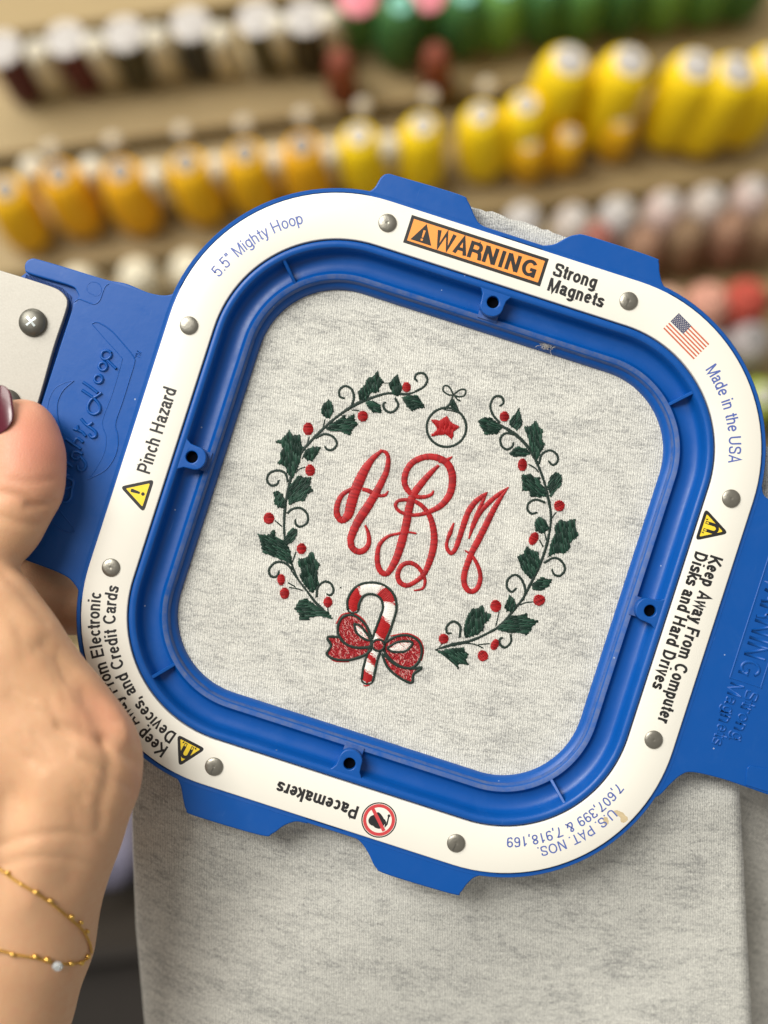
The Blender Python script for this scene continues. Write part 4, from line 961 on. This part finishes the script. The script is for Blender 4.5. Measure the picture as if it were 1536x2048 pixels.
# fingers passing behind the plate
for (P) in ([(-170, 1250, 2, 14), (-190, 1000, -8, 10), (-120, 790, -20, 9), (20, 740, -22, 8)], [(-150, 1300, 0, 14), (-130, 1060, -14, 10.5), (-20, 900, -22, 9.5), (110, 870, -22, 8.5)],
            [(-100, 1340, 0, 14), (-60, 1150, -14, 10.5), (30, 1040, -22, 9.5), (140, 1020, -22, 8.5)], [(-20, 1380, 0, 14), (20, 1270, -16, 12), (75, 1190, -24, 12.0), (150, 1212, -24, 10.5)]):
    chain(P)
VX = 1.15
A = np.array([s[0] for s in SP]); B = np.array([s[2] for s in SP]); RA = np.array([s[1] for s in SP]); RB = np.array([s[3] for s in SP])
lo = np.minimum(A.min(0), B.min(0)) - 36; hi = np.maximum(A.max(0), B.max(0)) + 36
nx, ny, nz = [int(math.ceil(x / VX)) + 1 for x in (hi - lo)]
gx, gy, gz = [lo[i] + VX * np.arange(n_) for i, n_ in enumerate((nx, ny, nz))]
X, Y, Z = np.meshgrid(gx, gy, gz, indexing='ij'); X = X.astype(np.float32); Y = Y.astype(np.float32); Z = Z.astype(np.float32)
def capsule(i):
    d = B[i] - A[i]; L2 = float(d @ d) + 1e-9
    t_ = np.clip(((X - A[i][0]) * d[0] + (Y - A[i][1]) * d[1] + (Z - A[i][2]) * d[2]) / L2, 0, 1)
    return np.sqrt((X - A[i][0] - t_ * d[0]) ** 2 + (Y - A[i][1] - t_ * d[1]) ** 2 + (Z - A[i][2] - t_ * d[2]) ** 2) - (RA[i] + t_ * (RB[i] - RA[i]))
nthumb = 4
def smin(a, b, k):
    h = np.maximum(k - np.abs(a - b), 0) / k; return np.minimum(a, b) - h * h * k * .25
Fd = None
for i in range(4, len(SP)):
    c_ = capsule(i); Fd = c_ if Fd is None else smin(Fd, c_, 6.0)
Ft = None
for i in range(0, 4):
    c_ = capsule(i); Ft = c_ if Ft is None else smin(Ft, c_, 6.0)
Fd = smin(Fd, Ft, 2.2)          # keeps the crease between thumb and palm
def surface_nets(Fv):
    ins = Fv < 0; acc = np.zeros(tuple(s - 1 for s in Fv.shape) + (3,), np.float32); cnt = np.zeros(acc.shape[:3], np.float32)
    edges = []
    for ax in range(3):
        sl0 = [slice(None)] * 3; sl1 = [slice(None)] * 3; sl0[ax] = slice(0, -1); sl1[ax] = slice(1, None)
        a, b = Fv[tuple(sl0)], Fv[tuple(sl1)]; ch = ins[tuple(sl0)] != ins[tuple(sl1)]
        idx = np.argwhere(ch); fa = a[ch]; fb = b[ch]; t_ = fa / (fa - fb)
        pos = idx.astype(np.float32); pos[:, ax] += t_
        o = [x for x in range(3) if x != ax]
        quad = []
        for (i, j) in ((0, 0), (1, 0), (1, 1), (0, 1)):
            c_ = idx.copy(); c_[:, o[0]] -= i; c_[:, o[1]] -= j; ok = (c_ >= 0).all(1) & (c_ < np.array(cnt.shape)).all(1)
            np.add.at(acc, tuple(c_[ok].T), pos[ok]); np.add.at(cnt, tuple(c_[ok].T), 1); quad.append(c_)
        edges.append((quad, fa < 0, ax))
    used = cnt > 0; num = -np.ones(cnt.shape, np.int64); num[used] = np.arange(used.sum())
    verts = acc[used] / cnt[used][:, None]; faces = []
    for quad, neg, ax in edges:
        q_ = [num[tuple(np.clip(c_, 0, np.array(cnt.shape) - 1).T)] for c_ in quad]; Q = np.stack(q_, 1); Q = Q[(Q >= 0).all(1)] if False else Q
        flip = neg if ax != 1 else ~neg
        Q[flip] = Q[flip][:, ::-1]; faces.append(Q)
    return verts, np.concatenate(faces)
Vv, Ff = surface_nets(Fd)
Vv = (lo + Vv * VX) * MM
# relax
e = np.concatenate([Ff[:, [0, 1]], Ff[:, [1, 2]], Ff[:, [2, 3]], Ff[:, [3, 0]]]); e = np.concatenate([e, e[:, ::-1]])
deg = np.bincount(e[:, 0], minlength=len(Vv))[:, None]
for it in range(4):
    s_ = np.zeros_like(Vv); np.add.at(s_, e[:, 0], Vv[e[:, 1]]); Vv = Vv * .5 + .5 * s_ / deg
# creases, folds and tendons: carved along the surface normal where they run on the hand
fn_ = np.cross(Vv[Ff[:, 2]] - Vv[Ff[:, 0]], Vv[Ff[:, 3]] - Vv[Ff[:, 1]]); Nv = np.zeros_like(Vv)
for k in range(4): np.add.at(Nv, Ff[:, k], fn_)
Nv /= np.linalg.norm(Nv, axis=1)[:, None] + 1e-12
cm_ = Vv - np.array(HC * MM) * 0 ; zz_ = (Vv[:, 2] + HC.z * MM) * 1000
if (Nv[:, 2] * (zz_ > 20)).sum() < 0: Nv = -Nv
qx = CX + (Vv[:, 0] * 1000 + HC.x) * FPX / (D - zz_); qy = CY - (Vv[:, 1] * 1000 + HC.y) * FPX / (D - zz_)
front = np.clip((Nv[:, 2] - .02) / .35, 0, 1) * (zz_ > 2)
disp = np.zeros(len(Vv))
def crease(P, w, depth):
    P = catmull(P, 12); m_ = np.full(len(Vv), 1e9); n_ = len(P)
    for i in range(n_ - 1):
        a, b = P[i], P[i + 1]; dx, dy = b.x - a.x, b.y - a.y; L2 = dx * dx + dy * dy + 1e-9
        t_ = np.clip(((qx - a.x) * dx + (qy - a.y) * dy) / L2, 0, 1); f_ = (i + t_) / (n_ - 1)
        d_ = np.sqrt((qx - a.x - t_ * dx) ** 2 + (qy - a.y - t_ * dy) ** 2) + 1.2 * w * np.clip(np.abs(f_ - .5) - .32, 0, 1)
        m_ = np.minimum(m_, d_)
    global disp
    disp = disp - depth * np.exp(-(m_ / w) ** 2)
crease([(120, 1452), (175, 1470), (230, 1492), (292, 1535)], 13, 1.1)
crease([(165, 1515), (215, 1540), (280, 1588)], 11, .9)
crease([(212, 1478), (222, 1530), (205, 1610), (200, 1660)], 16, .9)
crease([(90, 1290), (140, 1350), (185, 1410), (212, 1480)], 24, 1.2)
crease([(20, 1400), (80, 1460), (140, 1505)], 22, .7)
crease([(236, 1405), (250, 1440), (248, 1475)], 22, -1.0)
crease([(165, 1600), (160, 1680), (140, 1760)], 34, .9)
crease([(80, 1560), (75, 1680), (60, 1800)], 34, -.9)
crease([(10, 1600), (0, 1720), (-20, 1850)], 26, .8)
crease([(-20, 1700), (60, 1672), (150, 1668), (225, 1700)], 10, .5)
crease([(0, 1735), (80, 1712), (205, 1735)], 9, .4)
crease([(55, 1012), (85, 1012), (112, 1002)], 9, .9)
crease([(-10, 985), (45, 996), (95, 1036)], 10, .8)
crease([(-10, 1030), (40, 1045), (84, 1052)], 10, .7)
crease([(20, 960), (60, 965), (110, 958)], 8, .4)
crease([(10, 1150), (50, 1185), (95, 1240)], 14, .6)
crease([(-10, 1200), (30, 1240), (70, 1300)], 16, .5)
for k_ in range(46):
    x0, y0 = random.uniform(-10, 240), random.uniform(1230, 1620); an = random.gauss(.9, .35); l_ = random.uniform(25, 70)
    crease([(x0, y0), (x0 + l_ * .5 * math.cos(an), y0 + l_ * .5 * math.sin(an)), (x0 + l_ * math.cos(an), y0 + l_ * math.sin(an) + random.uniform(-8, 8))], random.uniform(6, 9), random.uniform(.10, .28))
Vv = Vv + Nv * (disp * front)[:, None] * MM
mb = MB(); mb.v = [tuple(p) for p in Vv]; mb.uv = [(0, 0)] * len(Vv); mb.f = [tuple(int(i) for i in f) for f in Ff]; mb.m = [0] * len(Ff)
t = NT('skin'); c = t.coord('Object')
n1 = t.noise(c, 45, 4, .55); n2 = t.noise(c, 260, 5, .65); n3 = t.noise(t.coord('Object', (1, 1.6, 1)), 1500, 3, .6)
col = t.mix(n1, (.56, .315, .165, 1), (.615, .365, .215, 1)); col = t.mix(t.math('MULTIPLY', t.ramp(n2, [(.45, g(0)), (.75, g(1))]), .35), col, (.58, .27, .155, 1))
# flushed thumb tip and knuckle of the heel: real blood colour of the skin
def blob(p, r):
    v = t.node('ShaderNodeVectorMath', _operation='DISTANCE'); t.link(t.coord('Object'), v.inputs[0]); v.inputs[1].default_value = (img_mm(*p) - HC) * MM
    mr = t.node('ShaderNodeMapRange', _interpolation_type='SMOOTHSTEP'); t.link(v.outputs['Value'], mr.inputs[0]); mr.inputs[1].default_value = r * MM; mr.inputs[2].default_value = 0; mr.inputs[3].default_value = 0; mr.inputs[4].default_value = 1
    return mr.outputs[0]
col = t.mix(t.math('MULTIPLY', blob((70, 890, 18), 30), .85), col, (.62, .235, .165, 1))
col = t.mix(t.math('MULTIPLY', blob((225, 1410, 38), 20), .60), col, (.64, .25, .16, 1))
col = t.mix(t.math('MULTIPLY', blob((285, 1545, 30), 15), .30), col, (.62, .29, .18, 1))
vo = t.node('ShaderNodeTexVoronoi', _feature='DISTANCE_TO_EDGE', Scale=900); t.link(c, vo.inputs['Vector'])
hgt = t.math('ADD', t.math('MULTIPLY', n2, .8), t.math('ADD', t.math('MULTIPLY', n3, .5), t.math('MULTIPLY', t.math('MINIMUM', vo.outputs[0], .12), 2.2)))
t.bump(hgt, .32, .0005)
M['skin'] = t.set(Base__Color=col, Roughness=t.ramp(n2, [(.3, g(.42)), (.7, g(.58))]), Subsurface__Weight=.22, Subsurface__Radius=(.0035, .0014, .0007), Subsurface__Scale=1.0, Specular__IOR__Level=.4)
hand = mb.build("hand_and_forearm", M['skin'], person)
bm = bmesh.new(); bm.from_mesh(hand.data); bmesh.ops.recalc_face_normals(bm, faces=bm.faces); bm.to_mesh(hand.data); bm.free()
tree = BVHTree.FromPolygons([Vector(p) for p in Vv], [tuple(int(i) for i in f) for f in Ff])
eye = Vector((0, 0, D * MM)) - HC * MM
def on_skin(x, y):
    tgt = (img_mm(x, y, 0) - HC) * MM; d = (tgt - eye).normalized(); h = tree.ray_cast(eye, d)
    return (h[0], h[1] if h[1].dot(d) < 0 else -h[1]) if h[0] is not None else (tgt, Vector((0, 0, 1)))
# thumb nail
M['nail'] = flat('dark_red_nail_polish', (.075, .004, .014), .24, var=.5, sc_=1800, Coat__Weight=.25, Coat__Roughness=.08)
p0, n0 = on_skin(-2, 836); nz_ = Vector((-.60, .11, .79)).normalized(); up = Vector((-.25, .95, -.20)); up = (up - nz_ * up.dot(nz_)).normalized(); rt = up.cross(nz_)
mb = MB(); rows = []
c0 = p0 - nz_ * .9 * MM + up * 2.5 * MM
NU, NVn = 30, 20
for i in range(NU + 1):
    f = -1 + 2 * i / NU; row = []
    wy = 6.6 * max(0.02, 1 - abs(f) ** 3.4) ** .5
    for j in range(NVn + 1):
        s = -1 + 2 * j / NVn
        z_ = 2.2 * (1 - (s * wy / 6.6) ** 2 * .85) - .5 * f * f
        row.append(mb.vert(c0 + (rt * s * wy + up * f * 8.4 + nz_ * z_) * MM))
    rows.append(row)
for a, b in zip(rows, rows[1:]):
    for j in range(NVn): mb.face((a[j], a[j + 1], b[j + 1], b[j]))
nail = weld(mb.build("thumb_nail", M['nail'], person))
sm = nail.modifiers.new("thick", 'SOLIDIFY'); sm.thickness = .7 * MM; sm.offset = -1
# ---- bracelet
brace = thing("bracelet", "thin gold bead chain with one clear crystal charm, wrapped twice round the bare wrist", "bracelet", F_CLOTH)
M['gold'] = flat('gold', (.70, .44, .11), .28, 1.0, var=.15, sc_=500)
t = NT('crystal'); M['crystal'] = t.set(Base__Color=(.85, .92, .95, 1), Roughness=.05, Transmission__Weight=.6, IOR=1.9)
def chain_px(L, beads, name):
    P = evenly(catmull(L, 3), 3.2); pts = []
    for p in P:
        h, n_ = on_skin(p.x, p.y); pts.append(h + n_ * .55 * MM)
    for _ in range(2): pts = [pts[0]] + [(a + b * 2 + c_) / 4 for a, b, c_ in zip(pts, pts[1:], pts[2:])] + [pts[-1]]
    mb = MB(); n = len(pts)
    for i in range(n - 1):          # little oval links, alternately turned
        a, b = pts[i], pts[i + 1]; d = (b - a); L_ = d.length; d.normalize()
        side = d.cross(Vector((0, 0, 1))).normalized(); s2 = side.cross(d)
        if i % 2: side, s2 = s2, side
        c_ = (a + b) / 2; ring = []
        for j in range(10):
            th = 2 * math.pi * j / 10; o = c_ + d * (math.cos(th) * L_ * .72) + side * (math.sin(th) * .42 * MM); rd = (d * math.cos(th) + side * math.sin(th)).normalized()
            ring.append([mb.vert(o + rd * (.20 * MM * math.cos(k * 2.094)) + s2 * (.20 * MM * math.sin(k * 2.094))) for k in range(3)])
        for j in range(10):
            for k in range(3): mb.face((ring[j][k], ring[(j + 1) % 10][k], ring[(j + 1) % 10][(k + 1) % 3], ring[j][(k + 1) % 3]))
    ch = mb.build(name, M['gold'], brace)
    for (x, y, r) in beads:
        h, n_ = on_skin(x, y); mb = MB(); r *= .84 * MM
        ax_ = Vector((.75, -.45, 0)).normalized(); T = Matrix.Translation(h + n_ * r * .8) @ ax_.to_track_quat('Z', 'Y').to_matrix().to_4x4()
        pr = [(r * math.sin(a), -1.25 * r * math.cos(a)) for a in np.linspace(.12, math.pi - .12, 9)]
        lathe(mb, pr, 14, T); mb.build("bead", M['gold'], ch)
chain_px([(-30, 1722), (0, 1738), (35, 1762), (70, 1784), (105, 1808), (140, 1838), (162, 1858), (176, 1884), (180, 1905)], [(18, 1745, .85), (44, 1768, .75), (72, 1783, .95), (100, 1800, .95), (141, 1832, .95), (160, 1844, .8), (172, 1862, .8)], "chain")
chain_px([(-30, 1893), (0, 1900), (40, 1910), (75, 1916), (105, 1925), (140, 1927), (165, 1922), (178, 1908)], [(-6, 1899, .8), (26, 1908, .95), (70, 1912, 1.0), (93, 1918, 1.1), (140, 1926, .95), (160, 1925, .95), (173, 1912, .9)], "chain")
h, n_ = on_skin(110, 1928); mb = MB()
T = Matrix.Translation(h + n_ * 1.6 * MM) @ Matrix.Rotation(.5, 4, 'X')
lathe(mb, [(.1 * MM, -2.0 * MM), (1.6 * MM, -.4 * MM), (1.75 * MM, .3 * MM), (1.1 * MM, 1.1 * MM)], 8, T)
mb.build("crystal_charm", M['crystal'], brace, smooth=False)

# ================================================================== THREAD WALL
WALL = 1350.0
def wpt(x, y, dist=WALL):
    k = dist / FPX; p = Vector(((x - CX) * k, (CY - y) * k, D - dist)); return F_IMG @ (p * MM)
t = NT('rack_wood'); c = t.coord('Object', (1, 1, 8)); n = t.noise(c, 14, 5, .6, .6)
M['wood'] = t.set(Base__Color=t.mix(n, (.26, .185, .075, 1), (.39, .285, .13, 1)), Roughness=.6)
M['counter_wood'] = flat('dark_counter', (.016, .012, .009), .8, sc_=30)  # near-black tone of the box added below the rack
M['dark_wood'] = flat('dark_rack_back', (.060, .045, .026), .8, sc_=30)
M['peg'] = flat('pale_peg', (.50, .44, .34), .6, sc_=60)
pitch = 240 * WALL / FPX * MM
z_gap = wpt(290, 38).z              # underside of the board above the top row
yw = wpt(0, 0).y
rack = thing("thread_rack", "tan slatted wooden thread rack on the wall behind the hoop, rows of pegs holding cones", "thread rack", Matrix.Translation((0, yw, z_gap - 5 * pitch)))
def box(mb, c, s, T=None, m=0):
    x, y, z = [v / 2 for v in s]; V = [(sx * x, sy * y, sz * z) for sx in (-1, 1) for sy in (-1, 1) for sz in (-1, 1)]
    Fq = [(0, 1, 3, 2), (4, 6, 7, 5), (0, 4, 5, 1), (2, 3, 7, 6), (0, 2, 6, 4), (1, 5, 7, 3)]
    TT = Matrix.Translation(c) @ (T or Matrix.Identity(4)); mb.add(V, Fq, m, TT)
ro = rack.location.copy()
for r_ in range(-1, 7):
    zt = z_gap - r_ * pitch       # gap line of row r_
    mb = MB(); box(mb, Vector((.05, .012, zt - .007 - (pitch - .007) / 2)) - Vector((0, 0, ro.z)), (2.4, .014, pitch - .007), Matrix.Rotation(math.radians(-9), 4, 'X'))
    o = mb.build("slat", M['wood'], rack, smooth=False); bv = o.modifiers.new("b", 'BEVEL'); bv.width = .003; bv.segments = 2
mb = MB(); box(mb, Vector((.05, .05, 2.5 * pitch)), (2.4, .01, 12 * pitch)); mb.build("backing", M['dark_wood'], rack, smooth=False)
mats = {}
def tmat(name, colr, rough=.5):
    if name in mats: return mats[name]
    t = NT(name + "_thread"); c = t.coord('Object')
    w = t.node('ShaderNodeTexWave', _wave_type='BANDS', _bands_direction='Z', Scale=160, Distortion=1.0); t.link(c, w.inputs['Vector'])
    col = t.mix(w.outputs['Fac'], tuple(x * .88 for x in colr) + (1,), tuple(colr) + (1,)); t.bump(w.outputs['Fac'], .4, .0006)
    mats[name] = t.set(Base__Color=col, Roughness=.6, Specular__IOR__Level=.3); return mats[name]
M['cap'] = flat('white_plastic_cap', (.50, .47, .44), .45, sc_=120, var=.1)
M['grey_cap'] = flat('grey_plastic_cap', (.24, .23, .22), .45, sc_=120, var=.15)
M['pink_cap'] = flat('pink_plastic_cap', (.75, .22, .27), .45, sc_=120, var=.15)
M['teal_cap'] = flat('teal_plastic_cap', (.20, .48, .38), .45, sc_=120, var=.15)
PROFS = {   # (radius mm, z mm from wall) winding; cap radius; cap z
    'cone': ([(9, 0), (21, 4), (24.5, 18), (25, 40), (24, 62), (21, 80), (17, 91), (12, 95)], 10.5, 99),
    'long': ([(10, 0), (24, 5), (28, 22), (28, 60), (26.5, 92), (23, 108), (18, 116)], 15.0, 120),
    'spool': ([(15, 0), (16.5, 3), (17, 40), (16.5, 76), (16, 78)], 18.0, 82),
    'bare': ([(10, 0), (15, 3), (14.5, 40), (12.5, 74), (10, 82), (6, 85)], 4.5, 86)}
proto = {}
def make_cone(kind, mat, capmat):
    key = (kind, mat.name, capmat.name)
    pr, cr, cz = PROFS[kind]
    if key not in proto:
        mb = MB(); lathe(mb, [(r * MM, z * MM) for r, z in pr], 28); w = mb.build("thread_winding", mat, None)
        mb = MB(); lathe(mb, [(cr * .75 * MM, (pr[-1][1] - 2) * MM), (cr * MM, (cz - 3) * MM), (cr * MM, (cz - .8) * MM), (cr * .92 * MM, cz * MM), (cr * .25 * MM, cz * MM)], 24, cap=False); k_ = autosmooth(mb.build("end_cap", capmat, None), 40)
        mb = MB(); lathe(mb, [(cr * .30 * MM, (cz - 1.5) * MM), (cr * .02 * MM, (cz - 1.5) * MM)], 16); b_ = mb.build("core_hole", M['hole'], None)  # dark disc paints the shade of the hollow core
        proto[key] = (w, k_, b_); return [w, k_, b_]
    out = []
    for o in proto[key]:
        c_ = o.copy(); COL.objects.link(c_); out.append(c_)
    return out
def place(px, py, kind, mat, label, group, capmat=None, tilt=7.0, name="thread_cone", dx=0.0, sc_=1.0):
    cz = PROFS[kind][2] * sc_; tip = wpt(px, py, WALL - cz)
    d = Vector((0, -math.cos(math.radians(tilt)), math.sin(math.radians(tilt)))); d = Matrix.Rotation(random.uniform(-.05, .05) + dx, 3, 'Z') @ d
    fr = Matrix.Translation(tip - d * cz * MM) @ d.to_track_quat('Z', 'Y').to_matrix().to_4x4() @ Matrix.Scale(sc_, 4)
    o = thing(name, label, "thread cone" if name == "thread_cone" else "thread spool", fr, group)
    for p in make_cone(kind, mat, capmat or M['cap']): p.parent = o
    return o
ORD = ["first", "second", "third", "fourth", "fifth", "sixth", "seventh", "eighth", "ninth", "tenth", "eleventh", "twelfth"]
# top row: dark spools with white ends
DK = [tmat('maroon', (.085, .015, .02)), tmat('wine', (.10, .018, .018)), tmat('olive', (.055, .048, .022)), tmat('charcoal', (.035, .034, .026)), tmat('moss', (.085, .075, .035)), tmat('umber', (.050, .038, .015))]
NM = ["maroon", "wine red", "dark olive", "charcoal", "greyish olive", "dark umber"]
for i, (x, y) in enumerate(((2, 95), (130, 76), (248, 66), (380, 46), (512, 36), (610, 34))):
    place(x, y, 'spool', DK[i], f"{NM[i]} thread spool with white end, {ORD[i]} dark spool from the left, top row", "dark spools in the top row", name="thread_spool", tilt=12)
CR = tmat('cream', (.72, .66, .50))
for i, (x, y) in enumerate(((70, 95), (185, 82), (308, 66), (437, 62), (552, 42), (655, 30))):
    place(x, y, 'bare', CR, f"bare cream thread cone standing between dark spools, {ORD[i]} cream cone of the top row", "cream cones in the top row", tilt=2)
GR = [tmat('leaf_green', (.085, .23, .06)), tmat('forest', (.045, .145, .04)), tmat('grass', (.13, .30, .07)), tmat('jade', (.16, .42, .27))]
grs = [(715, -6, 0, 'pink_cap', 'spool'), (800, 6, 1, 'teal_cap', 'cone'), (855, -14, 0, 'pink_cap', 'spool'), (930, -14, 1, 'teal_cap', 'cone'), (1010, -30, 2, 'teal_cap', 'cone'), (1095, -38, 1, 'teal_cap', 'cone'), (1180, -48, 0, 'teal_cap', 'cone'), (1265, -58, 1, 'teal_cap', 'cone'), (1350, -70, 2, 'teal_cap', 'cone'), (1435, -80, 0, 'teal_cap', 'cone'), (1520, -90, 1, 'teal_cap', 'cone')]
for i, (x, y, m_, cp, kd) in enumerate(grs):
    place(x, y, kd, GR[m_], f"{['leaf green', 'forest green', 'grass green'][m_]} thread cone at the top edge, {ORD[i]} green cone from the left", "green cones in the top row", M[cp])
RB_ = tmat('rust', (.22, .055, .03))
for i, (x, y) in enumerate(((678, 112), (872, 100))):
    place(x, y, 'bare', RB_, f"rust brown bare cone low among the green spools, {['left', 'right'][i]} one of the two", "rust cones in the top row", RB_, tilt=6)
# second row: golden yellow cones
YL = [tmat('golden', (.86, .47, .006)), tmat('amber', (.84, .42, .006)), tmat('lemon', (.92, .64, .005))]
for i, (x, y, m_) in enumerate(((8, 376, 0), (115, 345, 1), (238, 340, 1), (370, 322, 0), (488, 303, 0), (602, 288, 1), (716, 268, 2), (845, 248, 2), (962, 226, 2), (1052, 205, 2))):
    place(x, y, 'cone', YL[m_], f"{['golden yellow', 'amber yellow', 'lemon yellow'][m_]} thread cone, {ORD[i]} yellow cone from the left in the second row", "yellow cones in the second row", M['grey_cap'] if i < 6 else M['cap'], tilt=15)
for i, (x, y) in enumerate(((1140, 118), (1262, 120), (1396, 128), (1478, 138), (1560, 120))):
    place(x, y, 'long', YL[2], f"bright lemon thread cone with large white end, {ORD[i]} big cone at upper right", "big lemon cones at upper right", tilt=15, dx=.15)
for i, (x, y) in enumerate(((1060, 285), (1140, 268), (1245, 240))):
    place(x, y, 'cone', YL[0], f"golden cone half hidden under the big lemon cones, {ORD[i]} from the left", "golden cones under the big lemon cones", M['peg'], sc_=.72)
for i, (x, y) in enumerate(((58, 330), (178, 330), (302, 345), (428, 328), (545, 312), (655, 300), (775, 285))):
    place(x, y, 'bare', CR, f"bare cream thread cone between yellow cones, {ORD[i]} cream cone of the second row", "cream cones in the second row", tilt=1)
mb = MB()
pegs = [(x, y) for x, y in ((100, 298), (225, 282), (363, 262), (487, 247), (605, 230), (725, 212), (860, 192), (975, 172))]
for i, (x, y) in enumerate(pegs):
    mb = MB(); p = wpt(x, y, WALL - 62); T = Matrix.Translation(p - ro) @ Matrix.Rotation(math.radians(90), 4, 'X')
    lathe(mb, [(4 * MM, -60 * MM), (4 * MM, -8 * MM), (7.5 * MM, -6 * MM), (8 * MM, 0), (6 * MM, 3 * MM), (1 * MM, 3.5 * MM)], 16, T); mb.build("peg", M['peg'], rack)
# third row
PW = [tmat('shell', (.62, .54, .48)), tmat('silver', (.56, .53, .51)), tmat('blush', (.66, .52, .47))]
for i, (x, y, m_) in enumerate(((1050, 425, 1), (1150, 428, 0), (1240, 412, 1), (1338, 398, 2), (1425, 388, 0), (1512, 372, 2))):
    place(x, y, 'cone', PW[m_], f"{['shell white', 'silver grey', 'blush white'][m_]} thread cone, {ORD[i]} of the pale cones right of the hoop top", "pale cones in the third row", M['cap'], sc_=.82, tilt=15)
for i, (x, y) in enumerate(((268, 545), (372, 530), (150, 560))):
    place(x, y, 'cone', CR, f"cream thread cone in the third row above the left side plate, {['middle', 'right', 'left'][i]} one of three", "cream cones above the left plate", CR, sc_=.85, tilt=3)
BR = [tmat('terracotta', (.33, .19, .12)), tmat('cocoa', (.25, .16, .09)), tmat('brick', (.36, .13, .10)), tmat('sand', (.45, .33, .20))]
for i, (x, y, m_) in enumerate(((1195, 462, 2), (1295, 470, 0), (1385, 452, 1), (1472, 440, 0), (1550, 440, 1))):
    place(x, y, 'cone', BR[m_], f"{['terracotta', 'cocoa brown', 'brick red', 'sand'][m_]} thread cone below the pale cones, {ORD[i]} brown cone from the left", "brown cones right of the hoop", BR[m_], sc_=.8, tilt=15)
FR = [(1340, 602, tmat('peach', (.60, .36, .26)), "peach"), (1425, 592, tmat('salmon', (.60, .30, .22)), "salmon pink"), (1500, 585, tmat('poppy', (.45, .07, .045)), "poppy red")]
for (x, y, m_, nm) in FR: place(x, y, 'cone', m_, f"{nm} thread cone right of the printed flag", "red and pink cones right of the hoop", m_, tilt=12)
for (x, y, col, nm) in ((1430, 690, (.40, .36, .36), "mauve grey"), (1510, 672, (.48, .43, .42), "dove grey")): place(x, y, 'cone', tmat(nm.replace(' ', '_'), col), f"{nm} thread cone under the red cones at the right edge", "grey cones right of the hoop", M['grey_cap'], sc_=.9)
place(1528, 790, 'cone', tmat('lime', (.42, .55, .06)), "lime green thread cone at the right edge beside the hoop corner", "lone lime cone", M['cap'], sc_=.9)
# bottom left, seen between wrist and cloth
place(214, 1742, 'long', tmat('lavender', (.22, .21, .29)), "lavender grey thread cone seen between the wrist and the hanging cloth", "lavender cones at lower left", mats['lavender'], tilt=-16, sc_=1.1)
mb = MB(); cb = wpt(200, 2080, WALL - 40)  # box added to keep the gap under the rack dark
dbox = thing("counter", "dark brown counter cabinet below the thread rack, seen between wrist and cloth", "counter", Matrix.Translation((0, cb.y, cb.z - .45)))
box(mb, Vector((0, 0, .225 + .5 * (wpt(200, 1800).z - cb.z))), (2.4, .26, .45 + (wpt(200, 1800).z - cb.z))); o = mb.build("counter_body", M['counter_wood'], dbox, smooth=False)
mb = MB(); box(mb, Vector((0, -.01, .455 + (wpt(200, 1800).z - cb.z))), (2.42, .30, .012)); mb.build("counter_top", M['counter_wood'], dbox, smooth=False)
